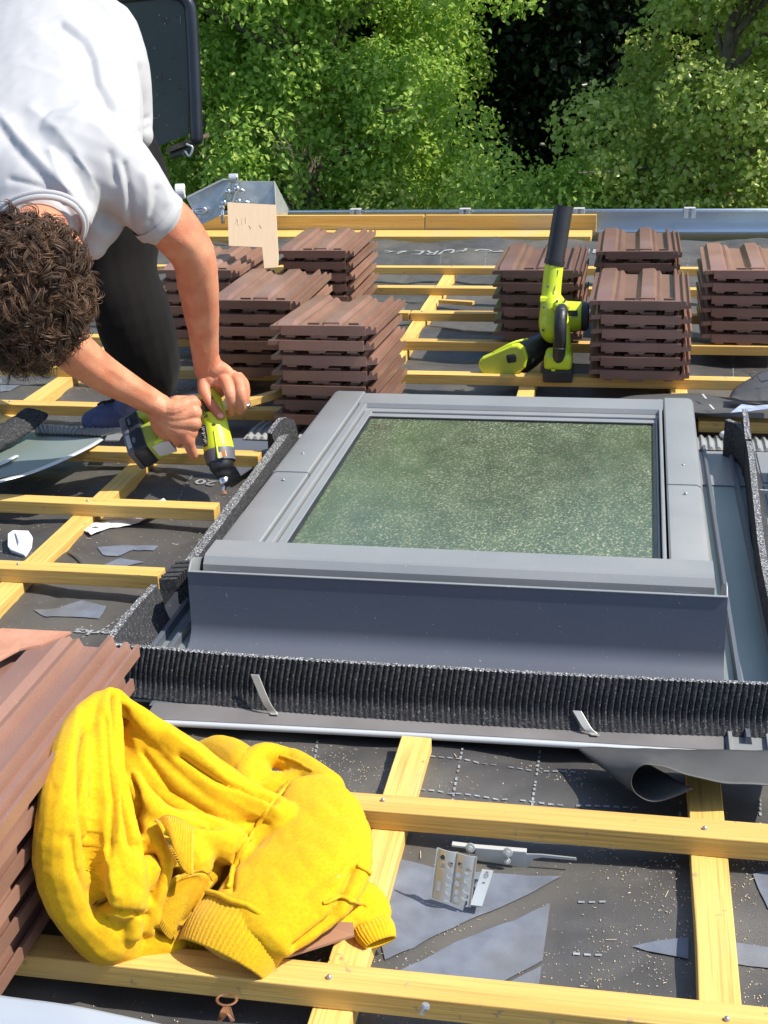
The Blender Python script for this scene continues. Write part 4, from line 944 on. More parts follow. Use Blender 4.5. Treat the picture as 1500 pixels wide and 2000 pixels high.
MB().tube([Vb(1090, 528, .095), Vb(1084, 560, .085), Vb(1080, 590, .045)], [.0012] * 3, n=6).build('mould_seam', m_gry, bl, smooth=True)
MB().obox(Vb(1118, 612, .036), (1, 0, 0), (0, .1, 1), (0, 1, -.1), .014, .008, .002, .001).build('rating_label', m_blk, bl)
# lying tool beside the blower
YT = 3.57
ct = thing('cordless_vacuum_nozzle', 'black and lime green power tool lying on its side left of the blower', 'power tool', P(1000, 735, .02))
k = MB(); k.tube([V(1010, 705, YT + .02), V(1035, 688, YT + .06), V(1058, 672, YT + .10)], [.044, .042, .034], n=20); me = remesh(k, .004, 3); place(me, 'barrel', m_blk, ct)
pts = [(936, 706), (942, 700), (1000, 675), (1012, 674), (1024, 682), (1030, 700), (1026, 718), (1012, 730), (990, 736), (945, 737), (938, 722), (934, 712)]
MB().prism([V(a, b, YT - .03) for a, b in pts], (0, .03, 0)).build('foot', m_lime, ct, bevel=.004)
MB().prism([V(980 + (a - 980) * .93, 708 + (b - 708) * .90, YT - .032) for a, b in pts], (0, .004, 0)).build('foot_face', mat('olive_lime', (.40, .46, .05), .5, var=.1), ct, bevel=.001)
MB().tube([V(992, 701, YT - .030), V(1006, 699, YT - .030)], [.014, .014], n=16, sub=1, flat=.3, up=(0, 1, 0)).build('slot', m_blk, ct, smooth=True)
MB().tube([V(965, 688, YT - .02), V(1000, 670, YT - .01), V(1030, 662, YT + .02)], [.003, .003, .003], n=8).build('edge_line', m_lime, ct, smooth=True)
#SPLIT2
# ================================================================ YELLOW JUMPER
def ribtube(p0, p1, r0, r1, ribs, depth, name, m, par, up=(0, 0, 1), segs=10, bow=0, inner=.003):
    p0, p1 = Vector(p0), Vector(p1); t = (p1 - p0).normalized(); side = t.cross(Vector(up)).normalized(); w = side.cross(t); k = MB(); n = ribs * 4
    def ring(c, ra, rb, mod=1): return [c + side * (math.cos(a) * (ra + mod * depth * math.cos(ribs * a))) + w * (math.sin(a) * (rb + mod * depth * math.cos(ribs * a)) + bow * math.cos(a) ** 2) for a in (2 * math.pi * i / n for i in range(n))]
    rs = []
    for j in range(segs + 1):
        u = j / segs; b = math.sin(u * math.pi) * .003
        rs.append(ring(p0.lerp(p1, u), r0[0] * (1 - u) + r1[0] * u + b, r0[1] * (1 - u) + r1[1] * u + b))
    rs.append(ring(p1 + t * .0025, r1[0] - .001, r1[1] - .001, .5)); rs.append(ring(p1 + t * .0015, r1[0] - inner, r1[1] - inner, .3))
    for j in range(4): rs.append(ring(p1 - t * (.012 * (j + 1)), r1[0] - inner * 1.4, r1[1] - inner * 1.4, .4))
    vs = [p for r in rs for p in r]; m_ = len(rs); k.add(vs, [(i * n + q, i * n + (q + 1) % n, (i + 1) * n + (q + 1) % n, (i + 1) * n + q) for i in range(m_ - 1) for q in range(n)])
    return k.build(name, m, par, smooth=True, fix=False)
ju = thing('yellow_jumper', 'bright yellow fleece jumper heaped over the tiles and battens', 'jumper', P(400, 1750, .05))
def tb(k, pts, n=16, flat=1): k.tube([P(a, b, z) for a, b, z, *_ in pts], [q[3] if len(q) == 4 else (q[3], q[4]) for q in pts], n=n, flat=flat)
k = MB()
tb(k, [(200, 1400, .235, .028), (210, 1480, .19, .042), (225, 1600, .13, .056), (240, 1740, .07, .055), (330, 1790, .05, .045)])
tb(k, [(250, 1420, .22, .026), (300, 1500, .175, .032), (380, 1570, .14, .034), (470, 1620, .11, .034)])
tb(k, [(330, 1560, .075, .05), (440, 1640, .06, .06), (540, 1720, .05, .055)])
tb(k, [(196, 1376, .268, .018), (158, 1420, .262, .022), (138, 1500, .250, .026), (126, 1590, .222, .031), (122, 1670, .180, .036), (150, 1750, .125, .038), (205, 1812, .080, .036), (265, 1838, .05, .030), (330, 1842, .045, .026)])
tb(k, [(214, 1366, .272, .016), (207, 1420, .260, .020), (206, 1500, .235, .024), (216, 1590, .200, .028), (230, 1680, .162, .032), (240, 1745, .130, .032)])
tb(k, [(262, 1770, .115, .016), (260, 1822, .085, .012)])
tb(k, [(226, 1362, .268, .012), (265, 1395, .245, .014), (330, 1452, .205, .020), (400, 1515, .170, .027), (470, 1568, .140, .030), (545, 1610, .115, .030)])
tb(k, [(290, 1475, .175, .030), (340, 1530, .150, .036), (420, 1595, .125, .036), (500, 1640, .10, .034)])
tb(k, [(258, 1522, .200, .012), (290, 1568, .185, .016), (330, 1602, .168, .019), (390, 1625, .145, .024), (450, 1650, .120, .026)])
tb(k, [(272, 1600, .165, .022), (300, 1660, .150, .022), (312, 1700, .135, .018), (296, 1750, .110, .018), (290, 1800, .08, .018)])
tb(k, [(345, 1640, .145, .024), (378, 1680, .125, .026), (365, 1722, .100, .020)])
tb(k, [(400, 1700, .09, .024), (352, 1755, .078, .022), (322, 1800, .062, .022), (345, 1822, .05, .02)])
tb(k, [(300, 1855, .045, .016), (240, 1850, .045, .016), (225, 1800, .058, .012)])
tb(k, [(590, 1550, .112, .042, .020), (620, 1605, .112, .058, .024), (602, 1690, .105, .070, .027), (545, 1750, .094, .070, .029), (492, 1800, .084, .062, .029)], n=24)
tb(k, [(600, 1800, .045, .040, .022), (665, 1765, .045, .042, .022), (708, 1762, .042, .034, .018), (728, 1800, .036, .022, .010)])
tb(k, [(385, 1480, .075, .02), (415, 1472, .09, .022), (448, 1482, .095, .026), (478, 1510, .095, .03), (500, 1540, .09, .03)])
tb(k, [(488, 1560, .105, .014), (482, 1512, .11, .014), (508, 1478, .112, .016), (550, 1480, .105, .018), (590, 1505, .10, .02), (635, 1545, .10, .022)])
tb(k, [(520, 1560, .08, .034), (590, 1550, .08, .034)])
CRE = [([(170, 1420), (165, 1465), (167, 1540), (182, 1650), (187, 1750), (195, 1780)], -.010, 9), ([(228, 1348), (238, 1425), (250, 1500), (257, 1585), (268, 1640), (312, 1672)], -.012, 9),
       ([(300, 1665), (322, 1700), (300, 1760)], -.006, 7), ([(195, 1782), (240, 1792), (285, 1790)], -.007, 5), ([(352, 1478), (420, 1522), (535, 1560)], -.006, 6),
       ([(150, 1385), (145, 1440), (120, 1560)], .002, 14), ([(205, 1400), (222, 1560), (205, 1700)], -.003, 10), ([(240, 1500), (232, 1640)], .003, 9),
       ([(560, 1530), (520, 1585), (478, 1640), (455, 1690), (450, 1732)], -.003, 4), ([(200, 1660), (225, 1750)], .003, 10), ([(310, 1820), (360, 1810), (400, 1790)], -.006, 6),
       ([(600, 1740), (660, 1700), (710, 1650)], -.002, 14), ([(620, 1570), (680, 1620)], .002, 20), ([(580, 1850), (650, 1790), (690, 1700)], -.007, 7), ([(140, 1640), (150, 1700), (200, 1790)], -.003, 10),
       ([(330, 1430), (440, 1520), (540, 1585)], .003, 10), ([(280, 1470), (330, 1545), (430, 1605)], -.005, 12), ([(400, 1620), (440, 1600), (520, 1610)], -.004, 8)]
def jdisp(co, no):
    p = proj(co); d = np.zeros(len(co)); view = co - np.array([0, 0, H]); view /= np.linalg.norm(view, axis=1)[:, None]; f = np.clip(-(no * view).sum(1) * 1.6, 0, 1)
    for poly, a, w in CRE: q = seg_dist(p, poly); d += a * 1.8 * np.exp(-(q / w) ** 1.2) * f
    d += .0024 * nz3(co, 22, 1) + .0060 * (np.abs(nz3(co * np.array([1, .4, .7]), 20, 5)) ** .8 - .5) + .0012 * (np.abs(nz3(co, 60, 8)) ** .8 - .5) + .0008 * nz3(co, 80, 2) + .0003 * nz3(co, 210, 3)
    return co + no * d[:, None]
me = remesh(k, .0024, 3, jdisp); jm = place(me, 'fabric', m_yel, ju)
J = BVHTree.FromPolygons([v.co + ORG[ju.name] for v in jm.data.vertices], [tuple(p.vertices) for p in jm.data.polygons])
def hit(bvh, px, py, off=.001):
    o = Vector((0, 0, H)); d = _ray(px, py).normalized(); r = bvh.ray_cast(o, d)
    return r[0] + r[1] * off if r[0] else None
def seam(poly, r, name, m=m_yel, bvh=J, par=ju, n=8, wob=.0):
    q = catmull([(a, b, 0) for a, b in poly], n); pts = [hit(bvh, a[0], a[1], r * .3) for a in q]; pts = [p for p in pts if p]
    if len(pts) < 3: return
    out = [pts[0]]
    for p in pts[1:]:
        if (p - out[-1]).length < .05: out.append(p)
    pts = [Vector(((out[max(i - 1, 0)] + out[i] + out[min(i + 1, len(out) - 1)]) / 3)) for i in range(len(out))]
    if wob: pts = [p + Vector((noise.noise(p * 180), noise.noise(p * 180 + Vector((5, 0, 0))), noise.noise(p * 150))) * wob for p in pts]
    MB().tube(pts, [r] * len(pts), n=8, sub=1, flat=.7).build(name, m, par, smooth=True)
seam([(566, 1527), (530, 1570), (505, 1612), (478, 1650), (458, 1690), (452, 1715), (448, 1735)], .0030, 'seam', wob=.0015)
seam([(700, 1690), (722, 1708), (728, 1750), (735, 1780)], .003, 'seam', wob=.0015)
seam([(632, 1765), (660, 1752), (690, 1760), (715, 1768)], .0028, 'seam', wob=.0015)
seam([(548, 1475), (580, 1487), (612, 1506)], .0026, 'seam', wob=.001)
c0, c1 = P(478, 1790, .078), P(432, 1872, .052)
cu = ribtube(c0, c1, (.064, .034), (.058, .034), 62, .0006, 'cuff', m_yrib, ju)
c0b = c0 + (c0 - c1).normalized() * .002; t_ = (c1 - c0).normalized(); s_ = t_.cross(Vector((0, 0, 1))).normalized(); w_ = s_.cross(t_)
MB().tube([c0b + s_ * (math.cos(a) * .067) + w_ * (math.sin(a) * .037) + Vector((noise.noise(Vector((a * 3, 0, 0))), noise.noise(Vector((a * 3, 4, 0))), 0)) * .003 for a in frange(0, 2 * math.pi, 49)], [.0034] * 49, n=8, sub=1).build('cuff_seam', m_yel, ju, smooth=True)
MB().tube([c1 + (c0 - c1).normalized() * .03 + s_ * 0, c1 + (c0 - c1).normalized() * .028], [(.052, .028)] * 2, n=24, smooth=False).build('cuff_lining', m_yrib, ju, smooth=True)
ribtube(P(722, 1798, .036), P(742, 1838, .026), (.022, .010), (.020, .009), 30, .0006, 'cuff', m_yrib, ju)
# ribbed hem and collar band folded in the middle
def ribsheet(rows_, ribs, depth, name):
    """rows_: two px/z polylines (top and bottom edge)"""
    a = catmull([P(*q) for q in rows_[0]], 30); b = catmull([P(*q) for q in rows_[1]], 30); N = len(a); k = MB(); m_ = 10; n = ribs * 4
    for i in range(n + 1):
        f = i / n * (N - 1); i0 = min(int(f), N - 2); t = f - i0; A = Vector(a[i0]).lerp(Vector(a[i0 + 1]), t); B = Vector(b[i0]).lerp(Vector(b[i0 + 1]), t)
        for j in range(m_ + 1):
            u = j / m_; p = A.lerp(B, u); p.z += .006 * math.sin(u * math.pi) + depth * math.cos(i * math.pi / 2); k.v.append(tuple(p))
    k.f = [(i * (m_ + 1) + j, i * (m_ + 1) + j + 1, (i + 1) * (m_ + 1) + j + 1, (i + 1) * (m_ + 1) + j) for i in range(n) for j in range(m_)]
    o = k.build(name, m_yrib, ju, smooth=True, fix=False); s2 = o.modifiers.new('s', 'SOLIDIFY'); s2.thickness = .004; return o
ribsheet([[(306, 1600, .186), (325, 1592, .187), (350, 1598, .182), (375, 1615, .172)], [(330, 1640, .172), (340, 1660, .166), (356, 1690, .152), (372, 1708, .142)]], 20, .0008, 'ribbed_band')
ribsheet([[(352, 1712, .125), (385, 1700, .128), (404, 1706, .122), (412, 1720, .114)], [(306, 1760, .103), (308, 1800, .086), (330, 1832, .068), (352, 1832, .060)]], 26, .0008, 'ribbed_band')
# ================================================================ IMPACT DRIVER
dr = thing('impact_driver', 'lime green cordless impact driver with black battery held by the worker', 'impact driver', P(437, 962, .02))
A = V(408, 768, 2.735); B = V(432, 905, 2.655); ax = (B - A).normalized()
bit = V(437, 963, 2.618)
side = ax.cross(Vector((0, 1, 0))).normalized()
if side.x < 0: side = -side
fw = ax.cross(side); fw = fw if fw.y < 0 else -fw         # toward the viewer
def D(s, a=0, b=0): return A + ax * s + side * a + fw * b
L_ = (B - A).length
k = MB(); k.tube([D(0), D(.03), D(L_ * .5), D(L_ * .86), D(L_ * .90)], [(.022, .028), (.027, .031), (.030, .032), (.033, .033), (.012, .012)], n=24, up=tuple(fw), sub=4)
me = remesh(k, .0022, 3); body = place(me, 'body', m_lime, dr)
MB().tube([D(L_ * .82), D(L_ * .84), D(L_ - .002), D(L_ + .002)], [(.0338, .0338), (.0345, .0345), (.0325, .0325), (.022, .022)], n=28, smooth=False, up=tuple(fw), cap=False).build('front_collar', m_gry, dr, auto=40)
MB().tube([D(L_ - .004), D(L_ + .012), D(L_ + .022)], [.0285, .026, .018], n=24, sub=3, up=tuple(fw)).build('nose', m_blk, dr, smooth=True)
MB().tube([D(L_ + .030), D(L_ + .036), D(L_ + .044)], [.0095, .0125, .0120], n=20, sub=1).build('chuck', m_chrome, dr, auto=40)
MB().cyl(D(L_ + .044), bit, .0050, .0042, n=8).build('bit', m_chrome, dr)
MB().cyl(bit - ax * .004, bit + ax * .004, .0065, n=6).build('screw_head', mat('copper_screw', (.5, .25, .15), .4, metal=.6), dr)
for i in range(7):
    for q in (0, 1):
        c = D(.022 + i * .0062, -.020 + q * .013 + i * .0006, .0305 - (1 - q) * .008)
        MB().obox(c, side * 1 + ax * -.8, ax + side * .8, fw, .0052 - q * .0006, .0011, .003).build('air_slot', m_blk, body)
lbp = MB().obox(D(L_ * .62, -.014, .0295), ax, side, fw, .024, .0078, .0030, .0015).build('label_plate', m_blk, dr)
c = D(L_ * .62, -.014, .0331)
for i in range(9): MB().obox(c + ax * (-.019 + i * .0046) + side * (.0012 * (i % 3) - .001), ax, side, fw, .0008 + .0007 * (i % 2), .0040 - .0012 * (i % 3), .0004).build('label_mark', m_label, lbp)
MB().ball(D(L_ * .50, .012, .0300), (.0060, .0035, .0022), ax=side, ay=ax, az=fw).build('recess', mat('deep_lime', (.12, .15, .02), .6), dr, smooth=True)
MB().ball(D(L_ * .36, .000, .0310), (.0020, .0055, .0018), ax=side, ay=ax, az=fw).build('recess', MATS['deep_lime'], dr, smooth=True)
MB().obox(D(L_ * .22, .008, .028), ax, side, fw, .016, .012, .0035, .002).build('rubber_pad', m_blk, dr)
MB().tube([D(L_ * .6, .010, .031), D(L_ * .97, .010, .0335)], [.0022, .0022], n=8, sub=1).build('body_rib', m_lime, dr, smooth=True)
st_ = MB().obox(D(L_ - .010, .016, .0300), side, ax, fw, .012, .0065, .0012).build('warning_label', m_pink, dr)
MB().obox(D(L_ - .011, .0235, .0313), side, ax, fw, .004, .0062, .0003).build('orange_patch', m_orange, st_)
# handle and battery
HB = V(300, 848, 2.70); hd = (HB - D(L_ * .35)).normalized()
k = MB(); k.tube([D(L_ * .40), D(L_ * .40) + hd * .05, HB + hd * -.01], [(.021, .018), (.019, .016), (.021, .018)], n=16); k.build('handle', m_blk, dr, smooth=True)
bc = V(287, 852, 2.68); bu = (V(300, 905, 2.62) - V(268, 795, 2.76)).normalized(); bs = (hd - bu * hd.dot(bu)).normalized(); bn = bu.cross(bs).normalized()
if bn.y > 0: bn = -bn
MB().obox(bc + bs * .016, bu, bs, bn, .060, .022, .034, .012).build('battery', m_blk, dr, smooth=True)
bs_ = MB().obox(bc + bs * .033, bu, bs, bn, .058, .012, .035, .010).build('battery_shell', m_gry, dr, smooth=True)
MB().obox(bc + bs * -.014 + bu * .022, bu, bs, bn, .034, .020, .030, .008).build('battery_clip', MATS['olive_lime'], dr, smooth=True)
MB().obox(bc + bs * -.010 + bu * -.045, bu, bs, bn, .014, .014, .030, .006).build('battery_clip', MATS['olive_lime'], dr, smooth=True)
MB().obox(bc + bs * -.034 + bu * .044, bu, bs, bn, .013, .016, .028, .004).build('base_shoe', m_lime, dr, smooth=True)
MB().obox(bc + bs * -.030 + bu * .058, bu + bs * .25, bs - bu * .25, bn, .003, .022, .020, .002).build('base_plate', m_white, dr)
for q, s in ((-.032, .013), (.026, .020)):
    lp = MB().obox(bc + bs * .020 + bu * q + bn * .0345, bu, bs, bn, s, .0065, .0010).build('battery_label', m_blk, dr)
    lq = MB().obox(bc + bs * .033 + bu * q + bn * .0345, bu, bs, bn, s, .0045, .0016).build('battery_stripe', m_label if q > 0 else m_gry, dr)
    cc_ = bc + bs * .020 + bu * (q + .002) + bn * .0362
    text_mesh('18V' if q > 0 else 'LITHIUM', .011 if q > 0 else .005, lambda x, y: cc_ + bu * (-x if False else x) + bs * (y), 'lettering', m_label, lp)
# ================================================================ THE WORKER
pe = thing('person', 'worker in white t-shirt and black trousers bending down to drive a screw', 'person', P(240, 830, .03))
k = MB()
def vt(k, pts, n=18): k.tube([V(a, b, y) for a, b, y, *_ in pts], [q[3] if len(q) == 4 else (q[3], q[4]) for q in pts], n=n)
# torso core, neck, head
vt(k, [(110, 60, 3.05, .12, .09), (105, 160, 2.87, .12, .07), (100, 270, 2.68, .13, .07), (86, 360, 2.56, .08, .045), (84, 425, 2.46, .046, .036), (78, 452, 2.355, .056, .052), (62, 500, 2.28, .056)])
vt(k, [(100, 350, 2.56, .05), (200, 350, 2.56, .055), (285, 395, 2.565, .045), (335, 442, 2.60, .0520), (376, 498, 2.635, .047), (388, 560, 2.665, .0435), (396, 640, 2.705, .0345), (401, 700, 2.735, .0295), (405, 722, 2.745, .030)])
vt(k, [(60, 370, 2.56, .04), (-20, 420, 2.45, .045), (5, 540, 2.34, .052), (60, 610, 2.37, .050), (128, 672, 2.44, .046), (190, 722, 2.51, .041), (250, 758, 2.57, .033), (298, 786, 2.62, .0285), (312, 795, 2.635, .031)])
hc = V(66, 540, 2.27)
k.ball(hc, (.078, .088, .108), n=22, m=16); k.ball(V(85, 590, 2.34), (.058, .06, .075)); k.ball(V(140, 505, 2.29), (.022, .04, .05))
k.ball(V(134, 468, 2.262), (.010, .018, .022)); k.ball(V(95, 600, 2.42), (.012, .02, .02))
me = remesh(k, .0042, 6, lambda co, no: co + no * (.0012 * nz3(co, 34, 11) + .0005 * nz3(co, 95, 12))[:, None])
# muscle / vein relief on the forearm
def arm_relief(me):
    n = len(me.vertices); co = np.empty(n * 3, np.float32); me.vertices.foreach_get('co', co); co = co.reshape(-1, 3).astype(float)
    no = np.empty(n * 3, np.float32); me.vertex_normals.foreach_get('vector', no); no = no.reshape(-1, 3).astype(float); p = proj(co)
    view = co - np.array([0, 0, H]); view /= np.linalg.norm(view, axis=1)[:, None]; f = np.clip(-(no * view).sum(1) * 1.6, 0, 1)
    d = np.zeros(n)
    for poly, a, w in (([(398, 500), (372, 560), (380, 640)], .0032, 12), ([(372, 620), (388, 655), (398, 690)], .0026, 5), ([(405, 480), (412, 560), (408, 640)], .002, 14), ([(330, 480), (352, 510), (362, 560)], -.003, 12),
                       ([(350, 560), (368, 640), (378, 690)], -.002, 6), ([(220, 722), (262, 752), (300, 772)], .0022, 6), ([(160, 690), (230, 745)], -.0015, 9), ([(300, 470), (345, 470), (372, 480)], .003, 16)):
        d += a * np.exp(-(seg_dist(p, poly) / w) ** 2) * f
    co += no * d[:, None]; me.vertices.foreach_set('co', co.astype(np.float32).ravel()); me.update()
arm_relief(me)
# hands are remeshed finer, then joined into the same body mesh
hk = MB()
vt(hk, [(401, 690, 2.733, .0290, .026), (408, 715, 2.742, .034, .025), (424, 735, 2.745, .042, .024), (436, 748, 2.738, .044, .020)])
hk.ball(V(447, 746, 2.726), (.036, .020, .018)); hk.ball(V(412, 742, 2.735), (.022, .020, .022))
vt(hk, [(400, 728, 2.742, .0160), (398, 758, 2.716, .0140), (408, 782, 2.700, .0120), (421, 801, 2.690, .0112), (432, 813, 2.685, .0092)], 14)      # thumb
vt(hk, [(434, 738, 2.735, .0150), (444, 752, 2.700, .0140), (451, 775, 2.680, .0125), (455, 796, 2.690, .0112), (450, 806, 2.705, .0095)], 14)   # index, folded
vt(hk, [(455, 736, 2.740, .0150), (468, 750, 2.705, .0135), (471, 772, 2.685, .0125), (472, 792, 2.690, .0110), (468, 803, 2.700, .0090)], 14)
vt(hk, [(466, 738, 2.750, .0135), (477, 752, 2.720, .0120), (478, 772, 2.705, .0110), (477, 792, 2.710, .0100), (473, 800, 2.72, .008)], 14)
vt(hk, [(470, 742, 2.775, .0120), (480, 758, 2.760, .0100), (479, 778, 2.750, .0092), (474, 788, 2.755, .008)], 14)
# right hand wrapped round the handle
vt(hk, [(296, 784, 2.615, .0285, .026), (318, 796, 2.625, .033, .024)])
for (ex, ey, ye, r) in ((374, 788, 2.640, .0185), (378, 806, 2.632, .0190), (377, 826, 2.626, .0190), (370, 844, 2.624, .0185)):
    vt(hk, [(308, 792 + (ey - 788) * .3, 2.622, .022), (342, 800 + (ey - 788) * .62, 2.620, .0215), (ex, ey, ye, r)], 14)
vt(hk, [(308, 800, 2.626, .022), (325, 826, 2.624, .022), (352, 852, 2.628, .019)], 14)
vt(hk, [(306, 802, 2.63, .018), (310, 828, 2.630, .018), (325, 846, 2.632, .017)], 14)
vt(hk, [(366, 840, 2.622, .0160), (368, 858, 2.618, .0150), (371, 872, 2.622, .0125), (378, 888, 2.632, .0108)], 14)     # index on the trigger
vt(hk, [(352, 842, 2.625, .0150), (348, 858, 2.632, .0135), (350, 864, 2.655, .0120), (360, 858, 2.680, .010)], 14)
vt(hk, [(336, 836, 2.626, .0145), (330, 850, 2.634, .0130), (332, 856, 2.657, .0115), (342, 852, 2.680, .0095)], 14)
vt(hk, [(320, 826, 2.628, .0130), (312, 840, 2.636, .0115), (314, 846, 2.657, .0105), (324, 844, 2.675, .0088)], 14)
vt(hk, [(345, 788, 2.650, .0180), (370, 786, 2.670, .0150), (388, 792, 2.700, .0120)], 14)
hm = remesh(hk, .0019, 4, lambda co, no: co + no * (.0005 * nz3(co, 120, 21))[:, None])
bm = bmesh.new(); bm.from_mesh(me); bm.from_mesh(hm); bm.to_mesh(me); bm.free(); me.polygons.foreach_set('use_smooth', [True] * len(me.polygons))
body_o = place(me, 'body', m_skin, pe); BB = BVHTree.FromPolygons([v.co + ORG[pe.name] for v in body_o.data.vertices], [tuple(p.vertices) for p in body_o.data.polygons])
q = hit(BB, 430, 812, .0006)
if q: MB().ball(q, (.0075, .006, .0022), ax=(1, 0, -.2), ay=(.1, .6, .7), az=(0, -.75, .6)).build('thumbnail', m_nail, body_o, smooth=True)
MB().tube([V(478, 789, 2.705) + Vector((math.cos(a) * .0118, math.sin(a) * .0118, math.sin(a) * .002)) for a in frange(0, 6.283, 19)], [.0019] * 19, n=8, sub=1, flat=1.6).build('ring', m_chrome, pe, smooth=True)
# hair
scalp = MB().ball(V(42, 568, 2.215), (.098, .095, .120), n=24, m=18); 
hr = MB(); hcn = V(40, 560, 2.20)
for i in range(1400):
    z = rng.uniform(-1, 1); a = rng.uniform(0, 2 * math.pi); s_ = math.sqrt(1 - z * z); d = Vector((s_ * math.cos(a), s_ * math.sin(a), z))
    if d.y > .75 and d.z < .3: continue
    if d.z > .88: continue
    root = hcn + Vector((d.x * .092, d.y * .088, d.z * .118)) * (1 + .0) + d * rng.uniform(-.006, .010); tg = d.cross(Vector((rng.normal(), rng.normal(), rng.normal()))).normalized(); u = d.cross(tg)
    rp = proj(np.array([tuple(root)]))[0]
    if rp[1] < 418 + .28 * rp[0] and rp[0] > -40: continue
    l = rng.uniform(.022, .045); hrad = rng.uniform(.006, .0150); turns = rng.uniform(.7, 1.5); ph = rng.uniform(0, 6.28); pts = []
    for j in range(9):
        t = j / 8; g_ = Vector((0, 0, -.010 * t * t)); th_ = ph + turns * 2 * math.pi * t
        pts.append(root + d * (.004 + .016 * t + hrad * (1 - math.cos(th_)) * .7) + tg * (l * t) + u * (hrad * math.sin(th_)) + g_)
    for q_ in range(6):
        o_ = Vector((rng.normal(), rng.normal(), rng.normal())) * .0019; e_ = Vector((rng.normal(), rng.normal(), rng.normal())) * .0035
        r = rng.uniform(.0004, .0009); hr.tube([p + o_ + e_ * (j / 8) ** 2 for j, p in enumerate(pts)], [r, r * 1.2, r * 1.3, r * 1.3, r * 1.2, r, r * .8, r * .6, r * .3], n=4, sub=2, cap=False)
scalp.v += []; hob = MB(); hob.v = scalp.v; hob.f = scalp.f
hh = hob.build('hair', m_hair, pe, smooth=True); cu_ = hr.build('curls', m_hair, hh, smooth=True, fix=False); cu_['kind'] = 'stuff'
# t-shirt
FOLD = [([(120, 50), (160, 80), (177, 110), (187, 160), (210, 205), (240, 240), (267, 275)], -.010, 6), ([(130, 45), (175, 80), (192, 120), (200, 165), (225, 205), (255, 240)], .006, 9), ([(250, 180), (243, 205), (235, 225)], -.006, 4),
        ([(0, 225), (40, 275), (90, 330), (135, 385)], .007, 9), ([(0, 245), (30, 290), (80, 345), (125, 395)], -.005, 7), ([(98, 300), (112, 345), (132, 380)], .006, 6), ([(60, 215), (110, 250), (150, 300), (175, 340)], .004, 9),
        ([(155, 340), (175, 385), (215, 440)], -.008, 12), ([(150, 310), (185, 370), (195, 420)], .005, 8), ([(243, 320), (252, 370), (258, 440)], -.005, 4), ([(228, 320), (240, 370), (244, 425)], .004, 6), ([(280, 340), (288, 380), (286, 420)], .004, 7),
        ([(305, 370), (300, 405), (292, 430)], -.004, 5), ([(318, 360), (325, 395)], .003, 7), ([(60, 60), (120, 110), (150, 130)], .002, 12), ([(50, 130), (110, 150), (165, 180)], .002, 8), ([(215, 300), (225, 350)], -.004, 6),
        ([(205, 65), (245, 95), (262, 140)], -.004, 6), ([(215, 110), (240, 150), (250, 170)], .003, 7), ([(262, 210), (275, 235), (290, 230)], -.005, 5), ([(20, 350), (80, 365), (130, 400), (150, 440)], -.004, 5), ([(170, 430), (200, 455), (240, 450)], .003, 8),
        ([(190, 40), (230, 70), (270, 120)], .003, 9), ([(235, 245), (265, 262), (290, 250)], -.004, 6), ([(160, 200), (200, 260), (240, 300)], .003, 12), ([(20, 110), (60, 100), (120, 120)], .0015, 10)]
def sdisp(co, no):
    p = proj(co); view = co - np.array([0, 0, H]); view /= np.linalg.norm(view, axis=1)[:, None]; f = np.clip(-(no * view).sum(1) * 1.6, 0, 1); d = .0020 * nz3(co, 16, 31) + .0010 * nz3(co, 42, 32) + .0004 * nz3(co, 110, 33)
    for poly, a, w in FOLD: d += 1.4 * a * np.exp(-(seg_dist(p, poly) / (1.3 * w)) ** 1.4) * f
    return co + no * d[:, None]
k = MB()
vt(k, [(115, -30, 3.16, .13, .11), (108, 50, 3.05, .150, .125), (100, 150, 2.86, .190, .125), (92, 250, 2.68, .200, .120), (84, 330, 2.54, .180, .100), (78, 388, 2.455, .120, .085), (77, 420, 2.42, .104, .062)], 28)
vt(k, [(190, 80, 3.00, .10), (225, 150, 2.98, .085), (250, 215, 2.98, .060), (268, 262, 2.96, .036)])
vt(k, [(200, 300, 2.60, .085), (190, 400, 2.57, .070), (185, 448, 2.55, .050), (180, 478, 2.54, .030)])
vt(k, [(150, 310, 2.55, .10), (215, 335, 2.555, .090), (262, 372, 2.565, .070), (298, 410, 2.580, .057), (312, 424, 2.586, .056)])
vt(k, [(40, 320, 2.54, .10), (-20, 360, 2.48, .09), (-40, 420, 2.44, .066)])
me = remesh(k, .0045, 7, sdisp)
sh_o = place(me, 't_shirt', m_shirt, pe); SB = BVHTree.FromPolygons([v.co + ORG[pe.name] for v in sh_o.data.vertices], [tuple(p.vertices) for p in sh_o.data.polygons])
# collar band and sleeve hem
c = V(75, 452, 2.385); t_ = (V(74, 470, 2.36) - V(78, 395, 2.455)).normalized(); s_ = t_.cross(Vector((0, 1, 0))).normalized(); w_ = s_.cross(t_)
for q, r, o_ in ((0, .0035, .002), (-.008, .0030, -.003)):
    MB().tube([c + t_ * q + s_ * (math.cos(a) * (.094 - o_)) + w_ * (math.sin(a) * (.076 - o_)) for a in frange(0, 2 * math.pi, 41)], [(r, r * 1.6)] * 41, n=8, sub=1).build('collar', m_shirt, sh_o, smooth=True)
c = V(309, 424, 2.585); t_ = (V(335, 442, 2.60) - V(285, 395, 2.565)).normalized(); s_ = t_.cross(Vector((0, 0, 1))).normalized(); w_ = s_.cross(t_)
hem = []
for r, q in ((.0585, -.012), (.0600, -.002), (.0600, .008), (.0580, .009), (.056, -.004)): hem.append([c + t_ * q + s_ * (math.cos(a) * r) + w_ * (math.sin(a) * r) for a in frange(0, 2 * math.pi, 41)[:-1]])
